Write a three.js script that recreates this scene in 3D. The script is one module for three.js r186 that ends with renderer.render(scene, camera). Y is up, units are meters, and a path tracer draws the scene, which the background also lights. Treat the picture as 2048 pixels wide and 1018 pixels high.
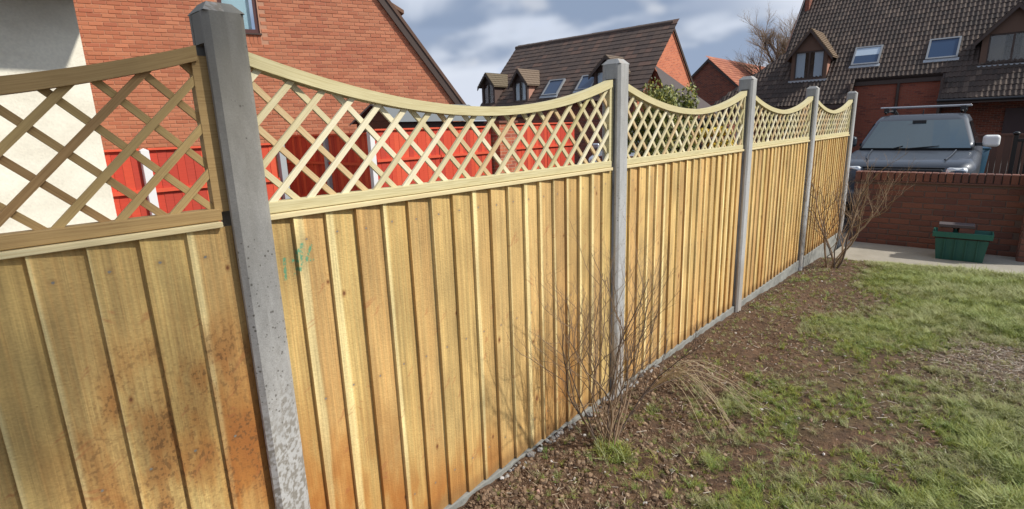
import * as THREE from 'three';
import { mergeGeometries } from 'three/addons/utils/BufferGeometryUtils.js';
import { RoundedBoxGeometry } from 'three/addons/geometries/RoundedBoxGeometry.js';

// ---------------------------------------------------------------- camera, sky, sun, exposure
const scene = new THREE.Scene();
const camera = new THREE.PerspectiveCamera(50.9, 1024 / 509, 0.05, 600);
{
  const yaw = -42.3686 * Math.PI / 180, pitch = -13.247 * Math.PI / 180, roll = -1.8608 * Math.PI / 180;
  const fw = new THREE.Vector3(Math.sin(yaw) * Math.cos(pitch), Math.sin(pitch), -Math.cos(yaw) * Math.cos(pitch));
  const right = new THREE.Vector3(Math.cos(yaw), 0, Math.sin(yaw)), up = new THREE.Vector3().crossVectors(right, fw);
  camera.up.copy(up).multiplyScalar(Math.cos(roll)).addScaledVector(right, -Math.sin(roll));
  camera.position.set(1.4738, 1.5694, 0.5904);
  camera.lookAt(camera.position.clone().add(fw));
}
scene.add(camera);
const renderer = new THREE.WebGLRenderer({ antialias: true });
renderer.setSize(1024, 509);
renderer.toneMapping = THREE.LinearToneMapping;
renderer.toneMappingExposure = 1.0;
renderer.shadowMap.enabled = true;
const SUN = new THREE.Vector3(0.669, 0.669, -0.323).normalize();
const sun = new THREE.DirectionalLight(new THREE.Color(1, 0.955, 0.87), 4.6);
sun.position.copy(SUN).multiplyScalar(60); sun.castShadow = true; sun.shadow.radius = 4;
Object.assign(sun.shadow.camera, { left: -35, right: 35, top: 35, bottom: -35, near: 1, far: 160 });
sun.shadow.mapSize.set(4096, 4096);
scene.add(sun, sun.target);

// ---------------------------------------------------------------- random numbers and noise
function rng(seed) { let a = seed >>> 0; return () => { a = (a + 0x6D2B79F5) | 0; let t = Math.imul(a ^ (a >>> 15), 1 | a); t = (t + Math.imul(t ^ (t >>> 7), 61 | t)) ^ t; return ((t ^ (t >>> 14)) >>> 0) / 4294967296; }; }
const PERM = new Float32Array(65536); { const r = rng(99); for (let i = 0; i < 65536; i++) PERM[i] = r(); }
const h2 = (i, j) => PERM[((i * 73856093) ^ (j * 19349663)) & 65535];
function vn(x, y) { const i = Math.floor(x), j = Math.floor(y); let u = x - i, v = y - j; u = u * u * (3 - 2 * u); v = v * v * (3 - 2 * v); const a = h2(i, j), b = h2(i + 1, j), c = h2(i, j + 1), d = h2(i + 1, j + 1); return a + (b - a) * u + (c - a) * v + (a - b - c + d) * u * v; }
function fbm(x, y, o = 4) { let s = 0, a = 0.5, n = 0; for (let k = 0; k < o; k++) { s += a * vn(x, y); n += a; a *= 0.5; x = x * 2.03 + 17.1; y = y * 2.03 + 9.7; } return s / n; }
const clamp = (x, a = 0, b = 1) => Math.min(b, Math.max(a, x)), sst = (a, b, x) => { const t = clamp((x - a) / (b - a)); return t * t * (3 - 2 * t); }, mix = (a, b, t) => a + (b - a) * t;
const mix3 = (a, b, t) => [mix(a[0], b[0], t), mix(a[1], b[1], t), mix(a[2], b[2], t)];

// sky: broken grey-blue cloud over pale blue
{
  const W = 1024, H = 512, d = new Float32Array(W * H * 4);
  for (let j = 0; j < H; j++) for (let i = 0; i < W; i++) {
    const el = ((j + 0.5) / H - 0.5) * Math.PI, az = ((i + 0.5) / W - 0.5) * 2 * Math.PI, y = Math.sin(el), x = Math.cos(az) * Math.cos(el), z = Math.sin(az) * Math.cos(el), k = (j * W + i) * 4;
    const h = Math.max(y, 0), px = x / (h + 0.22) * 1.25, pz = z / (h + 0.22) * 1.25;
    const wx = fbm(px * 0.9 + 5, pz * 0.9, 3) * 1.2, c = fbm(px * 1.1 + wx + 31, pz * 1.5 + wx * 0.7 + 12, 6), dens = sst(0.36, 0.58, c);
    const thick = fbm(px * 0.75 + 3.3, pz * 0.75 + 21.4, 4), blue = mix3([0.46, 0.57, 0.80], [0.28, 0.43, 0.74], sst(0, 0.6, h));
    const cloud = mix3([0.72, 0.77, 0.87], [0.27, 0.345, 0.48], sst(0.38, 0.64, thick)), edge = sst(0.36, 0.44, c) * (1 - sst(0.46, 0.6, c));
    let r = mix3(blue, cloud, dens * 0.92); r = mix3(r, [0.90, 0.93, 0.97], edge * 0.5); r = mix3(r, [0.98, 0.98, 0.98], sst(0.58, 0.72, fbm(px * 2.2 + 7, pz * 2.2 + wx, 5)) * dens * 0.4);
    const glow = Math.pow(Math.max(0, x * SUN.x + y * SUN.y + z * SUN.z), 6) * 0.5; r = r.map((v) => v + glow * 0.8);
    if (y < 0) r = mix3(r, [0.20, 0.20, 0.17], sst(0, -0.08, y));
    d[k] = r[0]; d[k + 1] = r[1]; d[k + 2] = r[2]; d[k + 3] = 1;
  }
  const t = new THREE.DataTexture(d, W, H, THREE.RGBAFormat, THREE.FloatType); t.mapping = THREE.EquirectangularReflectionMapping; t.magFilter = t.minFilter = THREE.LinearFilter; t.needsUpdate = true;
  scene.background = t; scene.environment = t;
}

// ---------------------------------------------------------------- helpers
const counts = {};
function numbered(n) { const k = counts[n] = (counts[n] ?? -1) + 1; return k ? n + '_' + String(k).padStart(3, '0') : n; }
function thing(name, label, category, [x, y, z] = [0, 0, 0], turn = 0, group) { const o = new THREE.Group(); o.name = numbered(name); o.position.set(x, y, z); o.rotation.y = turn; o.userData = { label, category }; if (group) o.userData.group = group; scene.add(o); return o; }
function part(name, geo, mat, parent) { const m = new THREE.Mesh(geo, mat); m.name = name; m.castShadow = m.receiveShadow = true; parent.add(m); return m; }
function struct(name, geo, mat) { const m = part(numbered(name), geo, mat, scene); m.userData.kind = 'structure'; return m; }
function stuff(o) { o.userData.kind = 'stuff'; return o; }
function uvm(g) { // uv in metres from the dominant normal
  if (g.index) g = g.toNonIndexed(); const p = g.attributes.position, n = g.attributes.normal, uv = new Float32Array(p.count * 2);
  for (let i = 0; i < p.count; i++) { const ax = Math.abs(n.getX(i)), ay = Math.abs(n.getY(i)), az = Math.abs(n.getZ(i)), x = p.getX(i), y = p.getY(i), z = p.getZ(i);
    if (ay >= ax && ay >= az) { uv[2 * i] = x; uv[2 * i + 1] = z; } else if (ax >= az) { uv[2 * i] = z; uv[2 * i + 1] = y; } else { uv[2 * i] = x; uv[2 * i + 1] = y; } }
  g.setAttribute('uv', new THREE.BufferAttribute(uv, 2)); return g;
}
const box = (x0, y0, z0, x1, y1, z1) => uvm(new THREE.BoxGeometry(x1 - x0, y1 - y0, z1 - z0).translate((x0 + x1) / 2, (y0 + y1) / 2, (z0 + z1) / 2));
const rbox = (x0, y0, z0, x1, y1, z1, r = 0.01, s = 2) => uvm(new RoundedBoxGeometry(x1 - x0, y1 - y0, z1 - z0, s, r).translate((x0 + x1) / 2, (y0 + y1) / 2, (z0 + z1) / 2));
function merge(gs) { return mergeGeometries(gs.map((g) => { let q = g.index ? g.toNonIndexed() : g.clone(); for (const k of Object.keys(q.attributes)) if (!['position', 'normal', 'uv'].includes(k)) q.deleteAttribute(k); if (!q.attributes.uv) q.setAttribute('uv', new THREE.BufferAttribute(new Float32Array(q.attributes.position.count * 2), 2)); return q; })); }
function prism(pts, depth, m) { // polygon (x,y) extruded along +z by depth, then matrix
  const g = new THREE.ExtrudeGeometry(new THREE.Shape(pts.map(([x, y]) => new THREE.Vector2(x, y))), { depth, bevelEnabled: false }); uvm(g); const q = uvm(g); if (m) q.applyMatrix4(m); return q;
}
const basis = (P, U, V, N) => new THREE.Matrix4().makeBasis(new THREE.Vector3(...U), new THREE.Vector3(...V), new THREE.Vector3(...N)).setPosition(...P);
function quads(list) { // list of [a,b,c,d] corners, flat shaded
  const p = [], uv = [], A = new THREE.Vector3(), B = new THREE.Vector3();
  for (const [a, b, c, d] of list) { p.push(...a, ...b, ...c, ...a, ...c, ...d); const w = A.set(...b).sub(B.set(...a)).length(), h = A.set(...d).sub(B.set(...a)).length(); uv.push(0, 0, w, 0, w, h, 0, 0, w, h, 0, h); }
  const g = new THREE.BufferGeometry(); g.setAttribute('position', new THREE.Float32BufferAttribute(p, 3)); g.setAttribute('uv', new THREE.Float32BufferAttribute(uv, 2)); g.computeVertexNormals(); return g;
}
function tube(pts, r0, r1, n = 5) { // tapered tube through points
  const pos = [], nor = [], idx = [], T = new THREE.Vector3(), U = new THREE.Vector3(), V = new THREE.Vector3(), ref = new THREE.Vector3(0.3, 0.1, 0.95).normalize();
  pts.forEach((p, i) => { T.subVectors(pts[Math.min(i + 1, pts.length - 1)], pts[Math.max(i - 1, 0)]).normalize(); U.crossVectors(T, ref).normalize(); V.crossVectors(T, U); const r = mix(r0, r1, i / (pts.length - 1));
    for (let k = 0; k < n; k++) { const a = k / n * 2 * Math.PI, cx = Math.cos(a), sx = Math.sin(a), nx = U.x * cx + V.x * sx, ny = U.y * cx + V.y * sx, nz = U.z * cx + V.z * sx; pos.push(p.x + nx * r, p.y + ny * r, p.z + nz * r); nor.push(nx, ny, nz);
      if (i) { const a0 = (i - 1) * n + k, a1 = (i - 1) * n + (k + 1) % n, b0 = i * n + k, b1 = i * n + (k + 1) % n; idx.push(a0, a1, b1, a0, b1, b0); } } });
  const g = new THREE.BufferGeometry(); g.setAttribute('position', new THREE.Float32BufferAttribute(pos, 3)); g.setAttribute('normal', new THREE.Float32BufferAttribute(nor, 3)); g.setIndex(idx); return g;
}
function tex(w, h, fn, { srgb = true, repeat } = {}) { // fn(x, y) with y up -> [r, g, b] 0..255
  const d = new Uint8Array(w * h * 4);
  for (let j = 0; j < h; j++) for (let i = 0; i < w; i++) { const c = fn(i, j), k = (j * w + i) * 4; d[k] = clamp(c[0], 0, 255); d[k + 1] = clamp(c[1], 0, 255); d[k + 2] = clamp(c[2], 0, 255); d[k + 3] = 255; }
  const t = new THREE.DataTexture(d, w, h); t.magFilter = THREE.LinearFilter; t.minFilter = THREE.LinearMipmapLinearFilter; t.generateMipmaps = true; t.wrapS = t.wrapT = THREE.RepeatWrapping; if (srgb) t.colorSpace = THREE.SRGBColorSpace; if (repeat) t.repeat.set(...repeat); t.needsUpdate = true; return t;
}
const grey = (f) => (x, y) => { const v = f(x, y) * 255; return [v, v, v]; };
const lin = (r, g, b) => new THREE.Color().setRGB(r, g, b);
const std = (color, roughness = 0.8, extra = {}) => new THREE.MeshStandardMaterial({ color, roughness, ...extra });
// seamless noise helpers on a W x H tile: blend the edges
const tileN = (f, W, H) => (x, y) => { const u = x / W, v = y / H, q = [f(x, y), f(x - W, y), f(x, y - H), f(x - W, y - H)], w = [(1 - u) * (1 - v), u * (1 - v), (1 - u) * v, u * v]; if (Array.isArray(q[0])) return [0, 1, 2].map((k) => q[0][k] * w[0] + q[1][k] * w[1] + q[2][k] * w[2] + q[3][k] * w[3]); return q[0] * w[0] + q[1] * w[1] + q[2] * w[2] + q[3] * w[3]; };
const roughBump = tex(256, 256, grey(tileN((x, y) => clamp(fbm(x / 9, y / 9, 4) * 0.7 + vn(x / 2, y / 2) * 0.3), 256, 256)), { srgb: false, repeat: [2, 2] });

// ---------------------------------------------------------------- materials
// sawn, treated softwood: grain runs along v, drawn in metres; knots, sapwood, stain
function woodPanel(seed, { W = 1150, H = 860, pitch = 0.1026, off = 0, stain = () => 0, dirt = () => 0, mark, tint = 1 }) {
  const r = rng(seed), wM = 1.9, hM = 1.36, boards = [];
  for (let i = 0; i < 20; i++) { const kn = []; const n = Math.floor(r() * 2.2); for (let k = 0; k < n; k++) kn.push([0.15 + 0.7 * r(), r() * hM, 0.0025 + 0.006 * r() * r() + 0.001, r()]); const scr = []; for (let k = 0; k < 5; k++) scr.push([r(), 0.1 + r() * 1.0, 0.012 + 0.045 * r() * r(), (r() < 0.8 ? 1 : -1) * (0.45 + 0.5 * r()), 0.0012 + 0.003 * r(), r()]); boards.push({ kn, scr, tone: r(), hue: r(), sap: r() < 0.75 ? 0.08 + 0.2 * r() * r() + 0.06 * r() : 0.03, side: r() < 0.85, f: 3 + 5 * r(), s: r() * 100 }); }
  const bump = new Float32Array(W * H);
  const map = tex(W, H, (px, py) => {
    const um = px / W * wM - off, y = py / H * hM, bi = clamp(Math.floor(um / pitch), 0, 19), b = boards[bi], bx = um / pitch - Math.floor(um / pitch), s = b.s;
    let gx = bx * b.f + fbm(bx * 2 + s, y * 0.8 + s, 3) * 3.2, knot = 0, ring = 0;
    for (const [kx, ky, kr, kt] of b.kn) { const dx = (bx - kx) * pitch, dy = (y - ky) * 0.55, d = Math.hypot(dx, dy); gx += Math.exp(-d * d / (kr * kr * 9)) * (dx > 0 ? 1 : -1) * 1.1; if (d < kr * 2.2) { knot = Math.max(knot, 1 - sst(kr * 0.5, kr, d)); ring = Math.max(ring, (1 - sst(kr * 0.9, kr * 2.2, d)) * 0.55); } }
    const late = Math.pow(0.5 + 0.5 * Math.sin(gx * 6.283), 3), fine = vn(um * 900 + s, y * 9) - 0.5, streak = fbm(um * 120 + s, y * 1.6, 2) - 0.5;
    let c = mix3([202, 171, 113], [180, 144, 92], b.tone); c = mix3(c, [186, 163, 102], b.hue * 0.7);
    const sapw = b.side ? 1 - sst(b.sap - 0.05, b.sap + 0.05, bx + (fbm(y * 2 + s, s, 2) - 0.5) * 0.16) : sst(1 - b.sap - 0.05, 1 - b.sap + 0.05, bx);
    c = mix3(c, [228, 212, 156], sapw * 0.75);
    c = mix3(c, [168, 118, 66], late * 0.18 * (1 - sapw * 0.6)); const saw = vn(um * 260 + s * 3, y * 420 + um * 90) - 0.5, blot = fbm(um * 14 + s, y * 5 + s, 3) - 0.5, m = 1.0 + fine * 0.14 + streak * 0.24 + saw * 0.10 + blot * 0.26; c = [c[0] * m, c[1] * m, c[2] * m];
    const st = clamp(stain(um, y, bi, bx) * (0.75 + 0.5 * b.tone) * (1 - sapw * 0.6)), n1 = fbm(um * 22 + s, y * 7 + s, 4);
    c = mix3(c, mix3([198, 136, 62], [146, 86, 34], n1), st * (0.45 + 0.55 * sst(0.3, 0.62, n1)) * 0.9);
    for (const [sx, sy, len, sl, wd, sk] of b.scr) for (let q = 0; q < 2; q++) { const dx = (bx - sx - q * 0.12 * sk) * pitch, dy = y - sy - q * (0.009 + 0.012 * sk) - dx * sl + (fbm(bx * 9 + s, y * 12, 2) - 0.5) * 0.012, l2 = len * (1 - 0.4 * q); if (Math.abs(dy) < wd * 2 && Math.abs(dx) < l2) c = mix3(c, [148, 82, 50], 0.34 * (1 - Math.abs(dx) / l2) * (1 - sst(wd * 0.4, wd * 2, Math.abs(dy)))); }
    const dd = clamp(dirt(um, y, bi)), soft = sst(0.32, 0.78, fbm(um * 34 + s * 0.2, y * 9 + 3, 4)), flk = sst(0.56, 0.7, fbm(um * 190, y * 120, 3)); c = mix3(c, [150, 92, 42], dd * soft * 0.6); c = mix3(c, [84, 60, 34], dd * flk * (0.25 + 0.5 * soft) * 0.7);
    const spk = vn(um * 380 + 9, y * 330); if (spk > 0.955) c = mix3(c, [96, 64, 34], (spk - 0.955) * 12);
    c = mix3(c, [118, 74, 36], ring * 0.7); c = mix3(c, [92, 52, 28], knot * 0.75);
    const lowd = 1 - sst(0, 0.07, y - 0.03 * fbm(um * 9, 3, 2)); c = mix3(c, [120, 86, 48], lowd * 0.5);
    for (const ny of [0.14, 0.68, 1.2]) { const d = Math.hypot((bx - 0.3) * pitch, y - ny - 0.01 * b.hue); if (d < 0.0032) c = [120, 118, 112]; else if (d < 0.012) c = mix3(c, [120, 82, 48], 0.35 * (1 - d / 0.012)); }
    if (mark) c = mark(um, y, c);
    bump[py * W + px] = 0.5 + fine * 0.45 + saw * 0.4 - late * 0.2 - knot * 0.2;
    return [c[0] * tint, c[1] * tint, c[2] * tint];
  });
  const bm = tex(W, H, grey((x, y) => clamp(bump[y * W + x])), { srgb: false });
  return new THREE.MeshStandardMaterial({ map, bumpMap: bm, bumpScale: 0.0016, roughness: 0.85 });
}
const low = (y, a, b) => 1 - sst(a, b, y);
const tealMark = (u, y, c) => { const X = u - 0.062, Y = y - 1.145; let t = 0; for (const [x0, y0, x1, y1] of [[-0.008, -0.05, -0.004, 0.01], [0.02, -0.045, 0.046, 0.03], [0.044, -0.03, 0.056, 0.045], [0.062, -0.01, 0.082, 0.035], [0.012, 0.0, 0.082, -0.008]]) { const dx = x1 - x0, dy = y1 - y0, k = clamp(((X - x0) * dx + (Y - y0) * dy) / (dx * dx + dy * dy)), d = Math.hypot(X - x0 - dx * k, Y - y0 - dy * k); t = Math.max(t, 1 - sst(0.002, 0.006, d)); } const sm = (1 - sst(0.01, 0.07, Math.hypot(X - 0.045, (Y - 0.02) * 0.7))) * 0.35; c = mix3(c, [104, 92, 58], sm); return mix3(c, [62, 142, 116], t * 0.7 * sst(0.3, 0.6, vn(u * 300, y * 200))); };
const boardMats = [
  woodPanel(11, { tint: 0.97, stain: (u, y, b, bx) => 0.08 + (0.95 * low(y, 0.35, 1.2) * sst(1.45, 1.75, u) + 0.6 * low(y, 0.3, 1.0)) * sst(0.34, 0.62, fbm(u * 9 + b * 3.7, y * 2.2 + b, 3) + 0.12 * bx), dirt: (u, y) => sst(1.3, 1.6, u) * sst(0.35, 0.6, y) * low(y, 0.85, 1.12) * 1.2 }),
  woodPanel(23, { stain: (u, y) => 0.05 + 0.95 * low(y, 0.15, 0.85) * (1 - sst(0.1, 0.55, u)) + 0.85 * low(y, 0.02, 0.36) * (1 - sst(0.7, 1.2, u)) + 0.6 * sst(1.0, 1.2, u) * (1 - sst(1.5, 1.75, u)) * low(y, 0.1, 0.9) * 0.8, mark: tealMark }),
  woodPanel(37, { W: 950, H: 680, tint: 1.04, stain: (u, y) => 0.03 + 0.22 * low(y, 0.1, 0.6) + 0.4 * sst(1.6, 1.9, u) }),
];
const grainMap = (seed, base, late) => tex(512, 64, tileN((x, y) => { const n = fbm(x / 260 + seed, y / 3.2 + seed * 3, 3), s = Math.pow(0.5 + 0.5 * Math.sin((y / 64 * 3 + n * 5) * 6.283), 2), f = vn(x / 14 + seed, y / 1.1); return mix3(base, late, clamp(s * 0.55 + (f - 0.5) * 0.5)); }, 512, 64), { repeat: [0.8, 12] });
const lathMats = [[[206, 196, 158], [170, 150, 108]], [[202, 180, 138], [168, 132, 90]], [[224, 216, 186], [198, 182, 144]], [[190, 180, 132], [156, 140, 92]], [[216, 186, 150], [186, 146, 108]]].map(([a, b], i) => new THREE.MeshStandardMaterial({ map: grainMap(i * 7 + 3, a, b), roughness: 0.75, bumpMap: roughBump, bumpScale: 0.0006 }));
const railMats = [new THREE.MeshStandardMaterial({ map: grainMap(41, [204, 194, 152], [160, 144, 98]), roughness: 0.75 }), new THREE.MeshStandardMaterial({ map: grainMap(57, [218, 204, 160], [180, 152, 106]), roughness: 0.75 })];
// cast concrete of the posts: smooth grey with blow holes, splashed with wet soil at the foot
const makePostMap = (near) => { const r = rng(near ? 5 : 6), pits = []; for (let i = 0; i < 1000; i++) { const y = r() < 0.7 ? 0.35 + 0.95 * r() : r() * 1.8; pits.push([r() * 0.5, y, 0.0009 + 0.0034 * r() * r()]); } const W = 400, H = 1760, grid = new Map(); for (const p of pits) { for (let a = -1; a <= 1; a++) for (let b = -1; b <= 1; b++) { const k = (Math.floor(p[0] * 50) + a) + ',' + (Math.floor(p[1] * 50) + b); (grid.get(k) ?? grid.set(k, []).get(k)).push(p); } }
  return tex(W, H, (px, py) => { const u = px / W * 0.5, y = py / H * 2.2; let c = near ? mix3([170, 168, 164], [142, 140, 136], fbm(u * 60, y * 16, 4)) : mix3([182, 182, 182], [158, 158, 156], fbm(u * 60, y * 16, 4)); const m = 1 + (vn(u * 700, y * 700) - 0.5) * 0.16; c = c.map((v) => v * m); c = mix3(c, [104, 100, 90], sst(0.9, 1.9, y) * (near ? 0.6 : 0.2) * (0.6 + 0.8 * fbm(u * 14, y * 6, 3)));
    for (const p of grid.get(Math.floor(u * 50) + ',' + Math.floor(y * 50)) ?? []) { const d = Math.hypot(u - p[0], (y - p[1]) * 0.8); if (d < p[2]) c = mix3(c, [84, 80, 74], (near ? 0.9 : 0.5) * (1 - sst(0.5, 1, d / p[2]) * 0.7)); }
    const wet = !near ? 0 : 1 - sst(0.62, 1.0, y + 0.3 * (fbm(u * 18, y * 8, 3) - 0.5)), n = fbm(u * 130, y * 110 + u * 60, 5); c = mix3(c, mix3([128, 121, 110], [188, 187, 184], sst(0.36, 0.62, n)), wet * 0.7); const dk = 1 - sst(0.34, 0.5, y); c = mix3(c, [124, 110, 94], dk * 0.35); return c; }, { repeat: [2, 1 / 2.2] }); };
const [postMat, postMatFar] = [true, false].map((n) => new THREE.MeshStandardMaterial({ map: makePostMap(n), roughness: 0.92, bumpMap: roughBump, bumpScale: 0.0012 }));
const gravelMat = new THREE.MeshStandardMaterial({ color: lin(0.44, 0.44, 0.43), roughness: 0.95, map: tex(256, 128, tileN((x, y) => { const v = 190 + 90 * (fbm(x / 14, y / 14, 4) - 0.5) + 30 * (vn(x / 1.6, y / 1.6) - 0.5); return [v, v, v * 0.97]; }, 256, 128), { repeat: [1, 2] }), bumpMap: roughBump, bumpScale: 0.002 });
const pathMat = new THREE.MeshStandardMaterial({ roughness: 0.95, map: tex(512, 256, tileN((x, y) => { let c = mix3([170, 164, 152], [134, 128, 116], fbm(x / 40, y / 40, 5)); const m = 1 + (vn(x / 1.4, y / 1.4) - 0.5) * 0.2; return c.map((v) => v * m); }, 512, 256), { repeat: [0.5, 1] }), bumpMap: roughBump, bumpScale: 0.003 });
function brickTile(seed, cols, mortar, contrast = 1) { const W = 448, H = 448, r = rng(seed), id = {}; return tex(W, H, (x, y) => { const row = Math.floor(y / 28), q = (x + (row % 2) * 28 + W) % W, colI = Math.floor(q / 56), by = y % 28, bx = q % 56; if (by < 3.2 || bx < 2.6) return mortar; const k = row * 8 + colI; id[k] ??= [r(), r()]; let c = mix3(cols[0], cols[1], id[k][0]); if (id[k][1] > 0.85) c = mix3(c, cols[2], 0.7); const m = 1 + (fbm(x / 5, y / 5, 3) - 0.5) * 0.35; return c.map((v) => v * m); }, { repeat: [1 / 1.8, 1 / 1.2] }); }
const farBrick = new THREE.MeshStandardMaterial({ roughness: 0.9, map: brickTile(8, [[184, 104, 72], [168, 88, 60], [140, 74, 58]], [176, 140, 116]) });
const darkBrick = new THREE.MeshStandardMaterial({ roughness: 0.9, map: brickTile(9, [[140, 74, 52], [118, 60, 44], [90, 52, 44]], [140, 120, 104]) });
const mortarMat = std(lin(0.47, 0.25, 0.16), 0.95), mortarDark = std(lin(0.125, 0.085, 0.07), 0.95);
const brickMat = new THREE.MeshStandardMaterial({ color: 0xffffff, roughness: 0.9, bumpMap: roughBump, bumpScale: 0.003 });
const tileMat = new THREE.MeshStandardMaterial({ color: 0xffffff, roughness: 0.85, bumpMap: roughBump, bumpScale: 0.004 });
const brown = std(lin(0.055, 0.034, 0.026), 0.6), glass = new THREE.MeshPhysicalMaterial({ color: lin(0.012, 0.022, 0.028), roughness: 0.03, metalness: 0, ior: 1.5, specularIntensity: 0.8 }), curtain = std(lin(0.55, 0.58, 0.58), 0.9), sunlitWhite = std(lin(0.72, 0.72, 0.70), 0.5), leadGrey = std(lin(0.34, 0.36, 0.38), 0.6), frameGrey = std(lin(0.24, 0.25, 0.26), 0.5);

// ---------------------------------------------------------------- ground
const PATH = { z0: -8.02, z1: -6.85, x0: 0.02, x1: 6 };
function baseY(z) { const d = Math.max(0, -z - 1); return d < 7.2 ? 0.06 - 0.0044 * d * d : 0.06 - 0.0044 * 51.84 - Math.min(0.06, (d - 7.2) * 0.05); }
function gy(x, z) {
  let y = baseY(z); if (x < -0.1) return y - 0.02;
  const near = x < 5 && z > -6.7 && z < 4 ? 1 : 0; if (!near) return y - (z < -6.6 && z > -8.2 && x > -0.1 ? 0.05 : 0.03);
  const fadeE = sst(0.0, 0.25, x) * 0.7 + 0.3, pe = sst(-6.7, -6.3, z); y += (fbm(x * 1.6 + 3, z * 1.6, 3) - 0.5) * 0.07 * fadeE * pe;
  const clod = clamp(1 - sst(0.5, 1.3, x) * 0.75) * (0.45 + 0.55 * sst(-3.2, -1.4, z)); y += (fbm(x * 9, z * 9, 4) - 0.5) * 0.055 * clod * pe + (fbm(x * 34, z * 34, 3) - 0.5) * 0.018 * pe; y -= 0.014 * sst(0.16, 0.0, x);
  return y;
}
// how grassy a spot of the garden is (0 bare soil .. 1 lush)
function lush(x, z) {
  const n = fbm(x * 1.5 + 8, z * 1.3 + 4, 4), m = fbm(x * 5 + 2, z * 5, 3); let g = sst(0.3, 1.8, x + (n - 0.5) * 1.6 + (z + 3.5) * -0.10) * 0.8 + (m - 0.5) * 0.7 + (fbm(x * 13 + 3, z * 11, 2) - 0.5) * 0.8 + (n - 0.5) * 0.5 - 0.07;
  g += sst(-5.0, -6.1, z) * 0.55 * sst(0.3, 0.7, x); g -= Math.exp(-((x - 1.62) ** 2 * 8 + (z + 3.75) ** 2 * 5.5)) * 1.1; return clamp(g);
}
{
  const xs = [], zs = [], add = (a, lo, hi, n) => { for (let i = 0; i < n; i++) a.push(lo + (hi - lo) * i / n); };
  add(xs, -220, -40, 6); add(xs, -40, -0.2, 16); add(xs, -0.2, 2.5, 170); add(xs, 2.5, 6, 30); add(xs, 6, 40, 10); add(xs, 40, 221, 6); xs.push(221);
  add(zs, -320, -40, 8); add(zs, -40, -8.4, 16); add(zs, -8.4, -6.9, 10); add(zs, -6.9, -3.4, 150); add(zs, -3.4, -0.2, 200); add(zs, -0.2, 5, 26); add(zs, 5, 161, 8); zs.push(161);
  const nx = xs.length, nz = zs.length, p = [], c = [], uv = [], idx = [];
  for (let j = 0; j < nz; j++) for (let i = 0; i < nx; i++) {
    const x = xs[i], z = zs[j]; p.push(x, gy(x, z), z); uv.push(x, z); const garden = x > -0.2 && x < 8 && z > -6.9 && z < 12; let k;
    if (garden) { const g = lush(x, z), n = fbm(x * 3, z * 3, 4), f = vn(x * 60, z * 60); k = mix3([0.215, 0.118, 0.064], [0.335, 0.195, 0.11], n); k = mix3(k, [0.17, 0.18, 0.06], clamp(g * 0.7 + 0.35 * sst(0.45, 0.65, fbm(x * 4 + 40, z * 4, 4)) * sst(0.3, 0.9, x)) * 0.75); const pale = Math.exp(-((x - 1.62) ** 2 * 8 + (z + 3.75) ** 2 * 5.5)); k = mix3(k, [0.42, 0.36, 0.31], pale * 0.7); const m = 0.8 + 0.4 * f; k = k.map((v) => v * m); } else k = z < -8.1 ? [0.11, 0.10, 0.095] : [0.19, 0.18, 0.165];
    c.push(...k); if (i && j) { const a = (j - 1) * nx + i - 1; idx.push(a, a + nx, a + 1, a + 1, a + nx, a + nx + 1); }
  }
  const g = new THREE.BufferGeometry(); g.setAttribute('position', new THREE.Float32BufferAttribute(p, 3)); g.setAttribute('color', new THREE.Float32BufferAttribute(c, 3)); g.setAttribute('uv', new THREE.Float32BufferAttribute(uv, 2)); g.setIndex(idx); g.computeVertexNormals();
  const soil = tex(512, 512, tileN((x, y) => { const n = fbm(x / 22, y / 22, 5), f = vn(x / 2.2, y / 2.2); let v = 150 + 150 * (n - 0.5) + 90 * (f - 0.5); let q = [v, v * 0.98, v * 0.95]; const s = vn(x / 3.1 + 50, y / 3.1); if (s > 0.93) q = [225, 215, 205]; if (s < 0.08) q = [70, 62, 58]; return q; }, 512, 512), { repeat: [1.6, 1.6] });
  struct('ground', g, new THREE.MeshStandardMaterial({ vertexColors: true, map: soil, roughness: 0.97, bumpMap: roughBump, bumpScale: 0.012 }));
}
struct('path', (() => { const s = []; s.push(rbox(PATH.x0, -0.3, PATH.z0, PATH.x1, -0.115, PATH.z1, 0.012)); return merge(s); })(), pathMat);
struct('driveway', box(-6, -0.4, -26, 14, -0.235, -8.25), new THREE.MeshStandardMaterial({ roughness: 0.95, map: tex(256, 256, tileN((x, y) => { const v = 88 + 60 * (fbm(x / 20, y / 20, 4) - 0.5) + 40 * (vn(x / 1.5, y / 1.5) - 0.5); return [v, v * 0.98, v * 0.95]; }, 256, 256), { repeat: [0.7, 0.7] }) }));

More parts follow.
